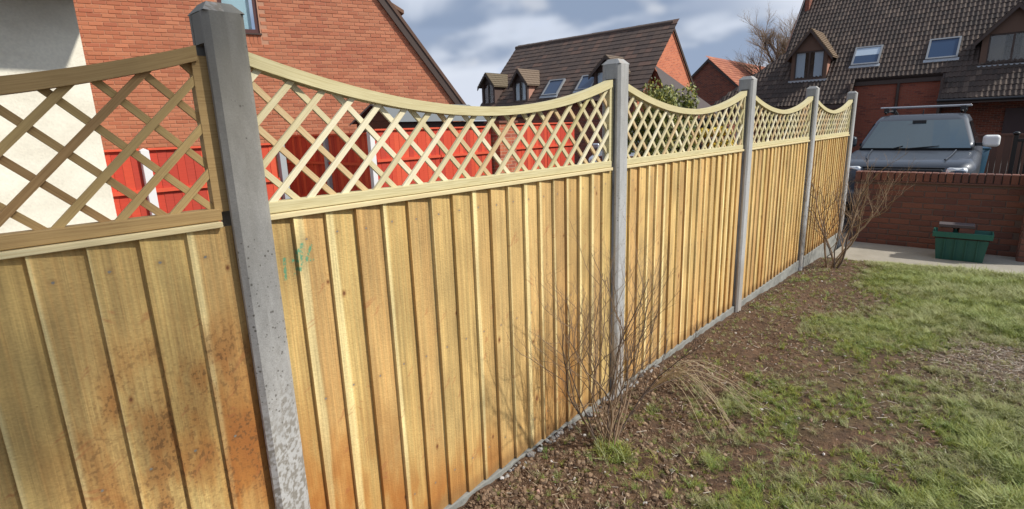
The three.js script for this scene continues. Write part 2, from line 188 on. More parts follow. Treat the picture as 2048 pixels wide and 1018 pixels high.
// ---------------------------------------------------------------- the new fence
const S = 1.92, FX = -0.028;
function boardGeo(zs, k, rd) { // feather-edge board: thick edge towards the near end, tapering under the next board
  const P = 0.1026, z0 = zs - P * k + (rd() - 0.5) * 0.003, z1 = z0 - P - 0.012, y0 = 0.066 + (rd() - 0.5) * 0.004, y1 = 1.339, t = (rd() - 0.5) * 0.003;
  const A = [-0.043, FX + 0.0018 + t], B = [-0.0475, FX - 0.0135 + t * 0.5], ub = (z) => (zs - z) / 1.9, vb = (y) => (y - 0.066) / 1.36;
  const c = [[A[0], y0, z0], [A[1], y0, z0], [B[1], y0, z1], [B[0], y0, z1], [A[0], y1, z0], [A[1], y1, z0], [B[1], y1, z1], [B[0], y1, z1]];
  const g = quads([[c[1], c[2], c[6], c[5]], [c[3], c[0], c[4], c[7]], [c[0], c[1], c[5], c[4]], [c[2], c[3], c[7], c[6]], [c[4], c[5], c[6], c[7]], [c[3], c[2], c[1], c[0]]]);
  const p = g.attributes.position, uv = g.attributes.uv; for (let i = 0; i < p.count; i++) uv.setXY(i, clamp(ub(clamp(p.getZ(i), z1 + 0.013, z0 - 0.002)), 0, 1), clamp(vb(p.getY(i)), 0.001, 0.999)); return g;
}
function ribbon(line, thick, x0, x1) { // rail that follows a (z, y) line
  const q = [], n = line.length, off = line.map(([z, y], i) => { const a = line[Math.max(0, i - 1)], b = line[Math.min(n - 1, i + 1)], l = Math.hypot(b[0] - a[0], b[1] - a[1]); return [z - (b[1] - a[1]) / l * thick * -1 * 0, y - thick * Math.abs((b[0] - a[0]) / l) ** -1]; }), pos = [], uv = [], idx = []; let s = 0;
  const strip = (f, w) => { const b0 = pos.length / 3; s = 0; for (let i = 0; i < n; i++) { if (i) s += Math.hypot(line[i][0] - line[i - 1][0], line[i][1] - line[i - 1][1]); const [a, b] = f(i); pos.push(...a, ...b); uv.push(s, 0, s, w); if (i) { const k = b0 + 2 * i; idx.push(k - 2, k, k - 1, k - 1, k, k + 1); } } };
  strip((i) => [[x1, off[i][1], off[i][0]], [x1, line[i][1], line[i][0]]], thick); strip((i) => [[x0, line[i][1], line[i][0]], [x0, off[i][1], off[i][0]]], thick); strip((i) => [[x1, line[i][1], line[i][0]], [x0, line[i][1], line[i][0]]], 0.04); strip((i) => [[x0, off[i][1], off[i][0]], [x1, off[i][1], off[i][0]]], 0.04);
  const g = new THREE.BufferGeometry(); g.setAttribute('position', new THREE.Float32BufferAttribute(pos, 3)); g.setAttribute('uv', new THREE.Float32BufferAttribute(uv, 2)); g.setIndex(idx); g.computeVertexNormals(); return g;
}
function barZ(z0, z1, y0, y1, x0, x1) { const g = uvm(new RoundedBoxGeometry(Math.abs(z1 - z0), y1 - y0, x1 - x0, 1, 0.0025)); g.rotateY(-Math.PI / 2); g.translate((x0 + x1) / 2, (y0 + y1) / 2, (z0 + z1) / 2); return g; }
const brownShadeTrim = [[[176, 146, 96], [138, 106, 64]], [[168, 134, 88], [132, 98, 58]], [[186, 158, 104], [150, 120, 74]]].map(([a, b], i) => new THREE.MeshStandardMaterial({ map: grainMap(i * 9 + 83, a, b), roughness: 0.75, bumpMap: roughBump, bumpScale: 0.0006 }));  // browner trellis wood of the nearest panel, part of its shade mixed into the colour
function fencePanel(i, label) {
  const rd = rng(100 + i), zs = -0.0174 - S * (i - 1), o = thing('trellis_fence', label, 'fence panel', [0, 0.06, zs], 0, 'new timber panels with arched trellis tops'), L = (g) => g.translate(0, -0.06, -zs), mat = i < 2 ? boardMats[i] : boardMats[2], rail = i ? railMats[0] : brownShadeTrim[0];
  for (let k = 0; k < 18; k++) {
    const g = boardGeo(zs, k, rd); if (i >= 2) { const uv = g.attributes.uv, sh = (i * 7 + 3) % 11 * 0.1026 / 1.9; for (let q = 0; q < uv.count; q++) uv.setX(q, (uv.getX(q) + sh) % 1); }
    part('board', L(g), mat, o);
  }
  const zc = zs - 0.927, top = (z) => 1.655 + 0.137 * ((z - zc) / 0.905) ** 2, line = []; for (let k = 0; k <= 48; k++) { const z = zs - 0.02 - (1.854 - 0.04) * k / 48; line.push([z, top(z)]); }
  part('cap_strip', L(barZ(zs - 0.022, zs - 1.83, 1.3405, 1.356, -0.062, -0.018)), railMats[1], o);
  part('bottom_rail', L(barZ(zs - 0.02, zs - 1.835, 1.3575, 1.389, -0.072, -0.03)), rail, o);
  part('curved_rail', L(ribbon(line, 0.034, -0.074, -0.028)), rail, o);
  for (const z of [zs - 0.002, zs - 1.826]) part('stile', L(uvm(new THREE.BoxGeometry(0.39, 0.028, 0.036).rotateZ(Math.PI / 2).translate(-0.052, 1.575, z - 0.014))), rail, o);
  for (const y of [0.2, 0.72, 1.24]) part('back_rail', L(barZ(zs - 0.01, zs - 1.85, y, y + 0.04, -0.08, -0.049)), rail, o);
  // diagonal laths, leaning away in the front layer, towards us in the back layer
  const inside = (z, y) => z < zs - 0.026 && z > zs - 1.83 && y > 1.385 && y < top(z) - 0.03;
  for (const [dir, x0, x1, phase] of [[-1, -0.049, -0.040, i ? 0.0695 : 0.0094], [1, -0.0592, -0.0502, i ? 0.0397 : 0.108]]) for (let k = -5; k < 24; k++) {
    const zb = zs + 0.0174 - phase - 0.1157 * k + (rd() - 0.5) * 0.004; let t0 = null, t1 = null;
    for (let t = -0.02; t < 0.6; t += 0.002) { const z = zb + dir * t, y = 1.385 + t; if (inside(z, y)) { t0 ??= t; t1 = t; } }
    if (t0 === null || t1 - t0 < 0.02) continue; t0 -= 0.012; t1 += 0.012;
    const len = (t1 - t0) * Math.SQRT2, g = uvm(new THREE.BoxGeometry(len, 0.0172, x1 - x0)); const uv = g.attributes.uv, ou = rd() * 5, ov = rd(); for (let q = 0; q < uv.count; q++) uv.setXY(q, uv.getX(q) + ou, uv.getY(q) + ov);
    g.rotateY(Math.PI / 2); g.rotateX(dir < 0 ? Math.PI / 4 : -Math.PI / 4); g.translate((x0 + x1) / 2, 1.385 + (t0 + t1) / 2, zb + dir * (t0 + t1) / 2);
    part('lath', L(g), i === 0 ? brownShadeTrim[Math.floor(rd() * 3)] : lathMats[Math.floor(rd() * rd() * 5 + (i === 1 ? 0 : 0.2)) % 5], o);
  }
}
fencePanel(0, 'shaded stained panel left of the nearest concrete post, cut off by the frame');
fencePanel(1, 'big sunlit panel between the nearest and second concrete posts, teal chalk mark top left');
fencePanel(2, 'panel between the second and third concrete posts, behind the right side of the front shrub');
fencePanel(3, 'panel between the third and fourth concrete posts, no shrub in front');
fencePanel(4, 'last short looking panel between the fourth and farthest posts, behind the back shrub');
const postGeo = (() => {
  const c = 0.013, w = 0.05, D = -0.109, sw = 0.026, sa = -0.024, sb = -0.084;
  const pts = [[0, -w + c], [0, w - c], [-c, w], [sa, w], [sa, sw], [sb, sw], [sb, w], [D + c, w], [D, w - c], [D, -w + c], [D + c, -w], [sb, -w], [sb, -sw], [sa, -sw], [sa, -w], [-c, -w]];
  const g = new THREE.ExtrudeGeometry(new THREE.Shape(pts.map(([x, z]) => new THREE.Vector2(x, -z))), { depth: 2.173, bevelEnabled: false }); g.rotateX(-Math.PI / 2).translate(0, -0.3, 0); const head = merge([box(sb - 0.001, 1.8, sw - 0.001, sa + 0.001, 2.1729 - 0.3, w - 0.0015), box(sb - 0.001, 1.8, -w + 0.0015, sa + 0.001, 2.1729 - 0.3, -sw + 0.001)]);
  const f = (x, y, z) => [x, y, z], y0 = 1.873, y1 = 1.898, bx = [[0, w], [0, -w], [D, -w], [D, w]], tx = [[-0.026, w - 0.02], [-0.026, -w + 0.02], [D + 0.026, -w + 0.02], [D + 0.026, w - 0.02]], q = [];
  for (let k = 0; k < 4; k++) { const n = (k + 1) % 4; q.push([f(bx[k][0], y0, bx[k][1]), f(bx[n][0], y0, bx[n][1]), f(tx[n][0], y1, tx[n][1]), f(tx[k][0], y1, tx[k][1])]); } q.push(tx.map(([x, z]) => f(x, y1, z)));
  return [merge([uvm(g), head]), uvm(quads(q))];
})();
['nearest and largest grey concrete fence post, pitted and splashed with mud', 'second concrete fence post, rising behind the front bare shrub', 'third concrete fence post, middle one of the five', 'fourth concrete fence post, left of the back bare shrub', 'farthest concrete fence post, beside the brick garden wall'].forEach((label, i) => {
  const o = thing('concrete_post', label, 'fence post', [[0, 0, 0.004, 0, 0.002][i], [0, -0.002, 0.004, -0.004, 0][i], -S * i], [0, 0.01, -0.012, 0.008, 0][i], 'slotted concrete fence posts'); part('shaft', postGeo[0], i ? postMatFar : postMat, o); part('cap', postGeo[1], i ? postMatFar : postMat, o);
});
for (let i = 0; i < 5; i++) { const z1 = -S * (i - 1) - 0.03, z0 = z1 - S + 0.06; const o = thing('gravel_board', ['concrete gravel board under the shaded left panel', 'concrete gravel board under the big sunlit panel, half buried in soil', 'concrete gravel board under the panel behind the front shrub', 'concrete gravel board between the third and fourth posts', 'tall exposed concrete gravel board by the back shrub'][i], 'gravel board', [0, 0, z1], 0, 'concrete gravel boards along the foot of the fence'); part('slab', rbox(-0.076, -0.42, z0 - z1, -0.023 + (i % 2) * 0.001, 0.064, 0, 0.006), gravelMat, o); }

// ---------------------------------------------------------------- brick garden wall, path furniture
const unitBox = new THREE.BoxGeometry(1, 1, 1), brickGeo = uvm(new RoundedBoxGeometry(0.215, 0.065, 0.1, 1, 0.006)), brickGeos = [brickGeo, uvm(new RoundedBoxGeometry(0.214, 0.063, 0.101, 1, 0.009)), uvm(new RoundedBoxGeometry(0.216, 0.066, 0.099, 1, 0.005))];
const wallBrickMats = [[0.160, 0.062, 0.042], [0.145, 0.058, 0.04], [0.175, 0.070, 0.046], [0.125, 0.053, 0.04], [0.155, 0.066, 0.046]].map((c) => new THREE.MeshStandardMaterial({ color: lin(...c), roughness: 0.92, bumpMap: roughBump, bumpScale: 0.003 }));
{
  const rd = rng(7), o = thing('garden_wall', 'low red brick garden wall with soldier course coping at the end of the lawn', 'brick wall', [0.0, -0.14, -8.06]);
  part('mortar', box(0.02, -0.3, -0.112, 1.76, 0.985, -0.006), mortarDark, o);
  for (let r = 0; r < 11; r++) for (let k = 0; k < 8; k++) { const x = 0.02 + 0.11 + k * 0.225 + (r % 2) * 0.1125; if (x > 1.74) continue; const b = part('brick', brickGeos[Math.floor(rd() * 3)], wallBrickMats[Math.floor(rd() * 5)], o); b.position.set(x, 0.04 + r * 0.075, -0.05 + (rd() - 0.5) * 0.004); b.rotation.z = (rd() - 0.5) * 0.01; }
  part('tile_course', rbox(0.01, 0.856, -0.14, 1.75, 0.876, 0.022, 0.004), std(lin(0.13, 0.06, 0.045), 0.9), o);
  for (let k = 0; k < 23; k++) { const b = part('coping_brick', brickGeos[Math.floor(rd() * 3)], wallBrickMats[Math.floor(rd() * 5)], o); b.rotation.set(0, 0, Math.PI / 2 + (rd() - 0.5) * 0.02); b.scale.set(0.53, 1, 1.6); b.position.set(0.055 + k * 0.0752, 0.935 + (rd() - 0.5) * 0.003, -0.058); }
  const p = thing('wall_pier', 'red brick pier at the right end of the garden wall', 'brick pier', [1.99, -0.14, -7.98]); part('core', box(-0.222, -0.3, -0.222, 0.222, 0.98, 0.212), mortarDark, p);
  for (let r = 0; r < 13; r++) for (let s = 0; s < 2; s++) for (let q = 0; q < 2; q++) { const b = part('brick', brickGeos[(r + s) % 3], wallBrickMats[Math.floor(rd() * 5)], p); const off = -0.1125 + 0.225 * q; if (s === 0) b.position.set(off, 0.04 + r * 0.075, 0.172); else { b.rotation.y = Math.PI / 2; b.position.set(-0.182, 0.04 + r * 0.075, off - 0.005); b.scale.x = 0.9; } }
  part('coping', rbox(-0.25, 0.985, -0.25, 0.25, 1.03, 0.25, 0.008), wallBrickMats[3], p);
}
{ // green trough planter with a slab and bricks on it
  const o = thing('planter', 'green plastic trough planter in front of the brick wall', 'planter', [1.255, -0.115, -7.56], 0.03), g = std(lin(0.008, 0.075, 0.055), 0.55), s = [];
  const ring = (w, d, y) => [[-w, y, d], [w, y, d], [w, y, -d], [-w, y, -d]], R = [ring(0.215, 0.11, 0), ring(0.245, 0.125, 0.27), ring(0.272, 0.148, 0.275), ring(0.275, 0.15, 0.335), ring(0.262, 0.138, 0.337), ring(0.25, 0.128, 0.29)];
  for (let k = 0; k < R.length - 1; k++) for (let i = 0; i < 4; i++) s.push([R[k][i], R[k][(i + 1) % 4], R[k + 1][(i + 1) % 4], R[k + 1][i]]); const body = []; const rimq = s.splice(4); part('trough', merge([quads(s), quads([R[0].slice().reverse()])]), g, o); part('rim', quads(rimq), std(lin(0.011, 0.10, 0.074), 0.5), o); part('soil', box(-0.25, 0.255, -0.125, 0.25, 0.29, 0.125), std(lin(0.03, 0.022, 0.017), 1), o);
  for (const [x, w] of [[-0.15, 0.012], [-0.05, 0.012], [0.05, 0.012], [0.15, 0.012]]) part('rib', box(x - w / 2, 0.02, 0.108, x + w / 2, 0.26, 0.13), g, o).rotation.x = 0.04;
  const b = thing('paving_slab', 'dark concrete slab lying across the green planter', 'slab', [1.19, 0.212, -7.54], 0.06); part('slab', rbox(-0.165, 0.062, -0.1, 0.165, 0.097, 0.1, 0.006), std(lin(0.07, 0.055, 0.058), 0.9), b);
  [[-0.09, 'left'], [0.09, 'right']].forEach(([x, w]) => { const c = thing('loose_brick', `dark loose brick under the ${w} end of the slab on the planter`, 'brick', [1.19 + x, 0.212, -7.54], 0.06 + x, 'bricks on the planter'); part('brick', rbox(-0.07, 0.001, -0.09, 0.07, 0.061, 0.09, 0.005), wallBrickMats[3], c); });
}
{ // black metal gate beside the pier
  const o = thing('metal_gate', 'black metal garden gate edge standing behind the brick pier', 'gate', [1.58, -0.2, -8.4]), m = std(lin(0.012, 0.012, 0.014), 0.45, { metalness: 0.4 });
  for (const x of [0, 0.13]) { part('upright', rbox(x - 0.022, 0, -0.022, x + 0.022, 1.5, 0.022, 0.004), m, o); part('finial', new THREE.SphereGeometry(0.035, 12, 8).scale(1, 0.7, 1).translate(x, 1.52, 0), m, o); }
  for (const y of [0.15, 0.75, 1.42]) part('cross_rail', rbox(0.022, y, -0.012, 0.108, y + 0.035, 0.012, 0.003), m, o); part('bar', new THREE.CylinderGeometry(0.008, 0.008, 1.25, 8).translate(0.065, 0.8, 0), m, o);
}

// ---------------------------------------------------------------- neighbour's red fence
const redMats = [[[208, 76, 46], [166, 50, 32]], [[196, 64, 40], [152, 44, 30]], [[216, 88, 54], [178, 58, 36]], [[184, 62, 42], [144, 42, 30]]].map(([a, b], i) => new THREE.MeshStandardMaterial({ map: grainMap(60 + i * 5, a, b), roughness: 0.75, bumpMap: grainMap(71 + i, [200, 200, 200], [90, 90, 90]), bumpScale: 0.0012 }));
function redPanel(label, P, turn, len, h, withRails = true) { // boards face local +x, run along local -z
  const rd = rng(Math.round(len * 977 + h * 31 + P[2] * 13)), o = thing('red_fence', label, 'fence panel', P, turn, 'red stained panels of the neighbouring fence'), n = Math.round(len / 0.105), w = len / n;
  for (let k = 0; k < n; k++) part('board', uvm(new THREE.BoxGeometry(h, w - 0.004, 0.016).rotateY(0).rotateZ(Math.PI / 2).rotateY(Math.PI / 2).translate((k % 2) * 0.003, h / 2, -w * (k + 0.5))), redMats[Math.floor(rd() * 4)], o);
  if (withRails) for (const y of [h - 0.56, h - 1.3]) part('rail', box(0.012, y, -len, 0.05, y + 0.05, 0), redMats[2], o);
  part('capping', box(-0.03, h + 0.001, -len, 0.05, h + 0.03, 0), redMats[2], o); return o;
}
function whitePost(label, P, h, m) { const o = thing('neighbour_post', label, 'fence post', P, 0, 'pale posts of the neighbouring red fence'); part('shaft', rbox(-0.05, 0, -0.05, 0.05, h, 0.05, 0.008), m, o); part('cap', new THREE.ConeGeometry(0.07, 0.03, 4).rotateY(Math.PI / 4).translate(0, h + 0.0145, 0), m, o); }
const palePost = std(lin(0.70, 0.69, 0.68), 0.8), greyPost = std(lin(0.36, 0.37, 0.38), 0.85);
redPanel('bright red panel next to the cream house, left of its white post', [-7.0, -0.05, 0.33], 0, 1.78, 1.49);
redPanel('bright red panel right of the white post, behind the nearest concrete post', [-7.0, -0.05, -1.55], 0, 1.72, 1.49);
whitePost('white post of the red fence seen through the left trellis', [-6.96, -0.05, -1.5], 1.49, palePost);
whitePost('grey post at the end of the left red fence, by the dark gap', [-6.96, -0.05, -3.34], 1.5, greyPost);
redPanel('dark shaded red panel between the two right grey posts', [-8.42, -0.05, -5.0], -Math.PI / 2, 1.4, 1.6);
redPanel('dark shaded red panel right of the green-grey end post', [-10.35, -0.05, -5.0], -Math.PI / 2, 1.78, 1.6);
whitePost('grey post in the middle of the dark red fence', [-8.47, -0.05, -4.97], 1.62, greyPost);
whitePost('pale corner post where the dark and the bright red fence meet', [-6.95, -0.05, -5.0], 1.64, palePost);
[['sunlit red panel right of the pale corner post', -5.08, 1.5], ['sunlit red panel left of the brick pier of the neighbouring fence', -6.6, 1.5], ['sunlit red panel right of the brick pier of the neighbouring fence', -8.78, 1.3], ['last sunlit red panel of the neighbouring fence, left of the silver car', -10.1, 1.15]].forEach(([label, z, len], i) => redPanel(label, [-6.97, -0.05, z], 0, len, i < 2 ? 1.66 : 1.70));
{ const o = thing('fence_pier', 'orange brick pier between the sunlit red panels of the neighbouring fence', 'brick pier', [-6.97, -0.05, -8.44]); part('shaft', box(-0.2, 0, -0.27, 0.2, 1.74, 0.27), farBrick, o); part('coping', rbox(-0.24, 1.742, -0.31, 0.24, 1.79, 0.31, 0.008), wallBrickMats[2], o); }
{ const o = thing('garden_shed', 'dark brown garden shed with grey felt roof behind the red fence', 'shed', [-8.35, 0, -6.1]), w = 0.75, d = 2.6;
  for (let k = 0; k < 12; k++) part('plank', box(-w, 0.15 * k, -0.02, w, 0.15 * k + 0.146, 0.0), brown, o); part('side_wall', box(w - 0.02, 0, -d, w, 1.76, -0.021), brown, o); part('gable', prism([[-w, 1.801], [w, 1.801], [0, 2.12]], 0.02, new THREE.Matrix4().makeTranslation(0, 0, -0.02)), brown, o);
  const felt = new THREE.MeshStandardMaterial({ color: lin(0.16, 0.175, 0.18), roughness: 0.95, bumpMap: roughBump, bumpScale: 0.004 }); for (const s of [-1, 1]) part('roof', quads(s > 0 ? [[[0, 2.17, 0.1], [0.88, 1.77, 0.1], [0.88, 1.77, -d - 0.1], [0, 2.17, -d - 0.1]], [[0, 2.13, 0.1], [0.88, 1.73, 0.1], [0.88, 1.77, 0.1], [0, 2.17, 0.1]]] : [[[-0.88, 1.77, 0.1], [0, 2.17, 0.1], [0, 2.17, -d - 0.1], [-0.88, 1.77, -d - 0.1]], [[-0.88, 1.73, 0.1], [0, 2.13, 0.1], [0, 2.17, 0.1], [-0.88, 1.77, 0.1]]]), felt, o); }

// ---------------------------------------------------------------- houses
// brickwork: mortar slab plus bricks one by one; the nearest 300 are meshes, the rest one instanced part
function brickwork(o, P, U, N, courses, s0, s1, yBase, inside, seed, mats, nSingles = 300) {
  const rd = rng(seed), list = [], u = new THREE.Vector3(...U), n = new THREE.Vector3(...N), base = new THREE.Vector3(...P), M = new THREE.Matrix4(), rot = new THREE.Matrix4().makeBasis(u, new THREE.Vector3(0, 1, 0), n), q = new THREE.Quaternion().setFromRotationMatrix(rot);
  for (let r = 0; r < courses; r++) for (let s = s0 + (r % 2) * 0.1125; s < s1; s += 0.225) { const y = yBase + r * 0.075 + 0.0375; if (!inside(s, y)) continue; const p = base.clone().addScaledVector(u, s).addScaledVector(n, -0.045 + (rd() - 0.5) * 0.005); p.y = y; list.push({ p, d: p.distanceTo(camera.position), t: clamp(0.45 * rd() + 0.9 * fbm(s * 0.7 + 4, y * 0.9, 4) - 0.12, 0, 0.999), v: rd() }); }
  list.sort((a, b) => a.d - b.d); const off = o.position;
  list.slice(0, nSingles).forEach((b) => { const m = part('brick', brickGeos[Math.floor(b.v * 3)], mats[Math.floor(b.t * mats.length)], o); m.position.copy(b.p).sub(off); m.quaternion.copy(q); });
  const rest = list.slice(nSingles), im = new THREE.InstancedMesh(brickGeo, brickMat, rest.length), c = new THREE.Color(); rest.forEach((b, i) => { M.compose(b.p.clone().sub(off), q, new THREE.Vector3(1, 1, 1)); im.setMatrixAt(i, M); c.copy(mats[Math.floor(b.t * mats.length)].color).multiplyScalar(0.92 + 0.16 * b.v); im.setColorAt(i, c); }); im.name = 'brickwork'; im.castShadow = im.receiveShadow = true; o.add(stuff(im));
}
// roof covering: roll tiles on a plane with U along the eaves and V up the slope
const rollTile = (() => { const pts = [[0, 0.006], [0.035, 0.0], [0.07, 0.004], [0.095, 0.03], [0.125, 0.036], [0.15, 0.022], [0.168, 0.004]], q = []; for (let i = 0; i < pts.length - 1; i++) { const [a, b] = [pts[i], pts[i + 1]]; q.push([[a[0], 0, a[1] + 0.026], [b[0], 0, b[1] + 0.026], [b[0], 0.34, b[1]], [a[0], 0.34, a[1]]], [[a[0], 0, -0.004], [b[0], 0, -0.004], [b[0], 0, b[1] + 0.026], [a[0], 0, a[1] + 0.026]]); } return quads(q); })();
const flatTile = (() => uvm(quads([[[0.002, 0, 0.03], [0.326, 0, 0.03], [0.326, 0.36, 0.006], [0.002, 0.36, 0.006]], [[0.002, 0, -0.004], [0.326, 0, -0.004], [0.326, 0, 0.03], [0.002, 0, 0.03]]])))();
function tiles(o, P, U, V, su, sv, tile, w, gauge, inside, cols, seed) {
  const rd = rng(seed), u = new THREE.Vector3(...U), v = new THREE.Vector3(...V), n = new THREE.Vector3().crossVectors(u, v), rot = new THREE.Matrix4().makeBasis(u, v, n), base = new THREE.Vector3(...P).sub(o.position), L = [], c = new THREE.Color();
  for (let b = 0; b * gauge < sv; b++) for (let a = 0; a * w < su; a++) { const s = a * w, t = b * gauge; if (!inside(s + w / 2, t + gauge / 2)) continue; const p = base.clone().addScaledVector(u, s).addScaledVector(v, t).addScaledVector(n, 0.004 + (rd() - 0.5) * 0.006); L.push([rot.clone().multiply(new THREE.Matrix4().makeRotationX((rd() - 0.5) * 0.03)).setPosition(p), rd(), rd()]); }
  const im = new THREE.InstancedMesh(tile, tileMat, L.length); L.forEach(([m, r1, r2], i) => { im.setMatrixAt(i, m); const k = mix3(cols[0], cols[1], r1), q = r2 > 0.86 ? mix3(k, cols[2], 0.75) : k; im.setColorAt(i, c.setRGB(...q)); }); im.name = 'roof_tiles'; im.castShadow = im.receiveShadow = true; o.add(stuff(im));
}
// gabled dormer facing +z; dims in metres, local to house group
function dormer(o, xc, z, y0, hw, yEave, yApex, { over = 0.18, depth = 2.6, wall, roofCols, seed = 1, winHw = hw - 0.16, cheek = wall, gableMat = brown, lite = curtain, sillUp = 0.12 }) {
  const d = new THREE.Group(); d.name = 'dormer'; d.position.set(xc - o.position.x, -o.position.y, z - o.position.z); o.add(d);
  const sub = (n, g, m) => part(n, g, m, d), wy0 = y0 + sillUp, wy1 = yEave - 0.06;
  sub('wall', merge([box(-hw, y0 - 0.6, -0.12, -winHw - 0.05, yEave, 0), box(winHw + 0.05, y0 - 0.6, -0.12, hw, yEave, 0), box(-winHw - 0.05, y0 - 0.6, -0.12, winHw + 0.05, wy0 - 0.05, 0)]), wall);
  sub('gable', prism([[-hw, yEave + 0.002], [hw, yEave + 0.002], [0, yApex - 0.02]], 0.1, new THREE.Matrix4().makeTranslation(0, 0, -0.11)), gableMat);
  for (const s of [-1, 1]) sub('cheek', box(s * hw - (s > 0 ? 0.1 : 0), y0 - 0.6, -depth, s * hw + (s > 0 ? 0 : 0.1), yEave, -0.121), cheek);
  sub('window_frame', merge([box(-winHw - 0.05, wy0 - 0.05, -0.09, -winHw, wy1 + 0.05, -0.03), box(winHw, wy0 - 0.05, -0.09, winHw + 0.05, wy1 + 0.05, -0.03), box(-winHw, wy0 - 0.05, -0.09, winHw, wy0, -0.03), box(-winHw, wy1, -0.09, winHw, wy1 + 0.05, -0.03), box(-0.035, wy0, -0.09, 0.035, wy1, -0.03)]), brown);
  for (const s of [-1, 1]) { sub('pane', box(s > 0 ? 0.035 : -winHw, wy0, -0.07, s > 0 ? winHw : -0.035, wy1, -0.06), paneMat); sub('curtain', box(s > 0 ? winHw * 0.35 : -winHw, wy0, -0.115, s > 0 ? winHw : -winHw * 0.35, wy1, -0.1), lite); }
  sub('sill', box(-hw - 0.06, y0 - 0.1, 0.002, hw + 0.06, y0, 0.12), leadGrey);
  const rise = yApex - yEave, W = hw + over, yo = yEave - rise * over / hw, cols = roofCols, th = 0.05;
  for (const s of [-1, 1]) {
    const a = [[0, yApex, 0.2], [s * W, yo, 0.2], [s * W, yo, -depth - 0.6], [0, yApex, -depth - 0.6]], dn = (p) => [p[0], p[1] - th, p[2]];
    sub('roof', quads(s > 0 ? [[a[0], a[1], a[2], a[3]], [dn(a[0]), dn(a[1]), a[1], a[0]], [dn(a[1]), dn(a[2]), a[2], a[1]], [dn(a[3]), dn(a[2]), dn(a[1]), dn(a[0])]] : [[a[1], a[0], a[3], a[2]], [dn(a[1]), dn(a[0]), a[0], a[1]], [dn(a[2]), dn(a[1]), a[1], a[2]], [dn(a[0]), dn(a[1]), dn(a[2]), dn(a[3])]]), std(lin(...cols), 0.9, { bumpMap: roughBump, bumpScale: 0.01 }));
    const b = [[0, yApex - th - 0.004, 0.215], [s * W, yo - th - 0.004, 0.215], [s * W, yo - th - 0.14, 0.215], [0, yApex - th - 0.14, 0.215]], bk = (p) => [p[0], p[1], 0.175]; sub('bargeboard', quads(s > 0 ? [[b[3], b[2], b[1], b[0]], [bk(b[3]), bk(b[2]), b[2], b[3]], [bk(b[0]), bk(b[1]), bk(b[2]), bk(b[3])]] : [[b[2], b[3], b[0], b[1]], [bk(b[2]), bk(b[3]), b[3], b[2]], [bk(b[1]), bk(b[0]), bk(b[3]), bk(b[2])]]), brown);
    const L = Math.hypot(W, yApex - yo), vv = [-s * W / L, (yApex - yo) / L, 0], uu = s > 0 ? [0, 0, -1] : [0, 0, 1]; // tiles by course
    const q = []; for (let c = 0; c * 0.16 < L; c++) { const t0 = c * 0.16, t1 = Math.min(L, t0 + 0.165), n = [s * (yApex - yo) / L, W / L, 0], P0 = (t, lift, zz) => [s * W + vv[0] * t + n[0] * lift, yo + vv[1] * t + n[1] * lift, zz]; for (let k = 0; k < (depth + 0.78) / 0.3; k++) { const za = 0.19 - k * 0.3, zb = za - 0.292; const f = [P0(t0, 0.03, za), P0(t0, 0.03, zb), P0(t1, 0.008, zb), P0(t1, 0.008, za)], e = [P0(t0, 0, za), P0(t0, 0, zb), P0(t0, 0.03, zb), P0(t0, 0.03, za)]; q.push(s > 0 ? f : [f[1], f[0], f[3], f[2]], s > 0 ? e : [e[1], e[0], e[3], e[2]]); } } stuff(part('roof_tiles', quads(q), std(lin(...cols), 0.9, { bumpMap: roughBump, bumpScale: 0.006 }), d));
  }
  return d;
}
const roofGlass = new THREE.MeshPhysicalMaterial({ color: lin(0.035, 0.065, 0.125), roughness: 0.08, ior: 1.5 });
const paneMat = new THREE.MeshPhysicalMaterial({ color: lin(0.9, 0.93, 0.95), roughness: 0.05, transmission: 1, thickness: 0, ior: 1.5 });
function rooflight(o, P, U, V, w, h, blind) { // on the roof plane, P = lower left corner
  const n = new THREE.Vector3().crossVectors(new THREE.Vector3(...U), new THREE.Vector3(...V)), m = basis([P[0] - o.position.x, P[1] - o.position.y, P[2] - o.position.z], U, V, n.toArray()), g = new THREE.Group(); g.name = 'rooflight'; g.applyMatrix4(m); o.add(g);
  const f = 0.07; part('frame', merge([box(0, 0, 0, f, h, 0.11), box(w - f, 0, 0, w, h, 0.11), box(f, 0, 0, w - f, f, 0.11), box(f, h - f, 0, w - f, h, 0.11)]), frameGrey, g); part('pane', box(f, f, 0.05, w - f, h - f, 0.07), roofGlass, g); if (blind) part('blind', box(f, h * 0.52, 0.071, w - f, h - f, 0.074), std(lin(0.42, 0.5, 0.58), 0.6), g); part('flashing', box(-0.06, -0.16, 0.03, w + 0.06, -0.002, 0.06), leadGrey, g);
}
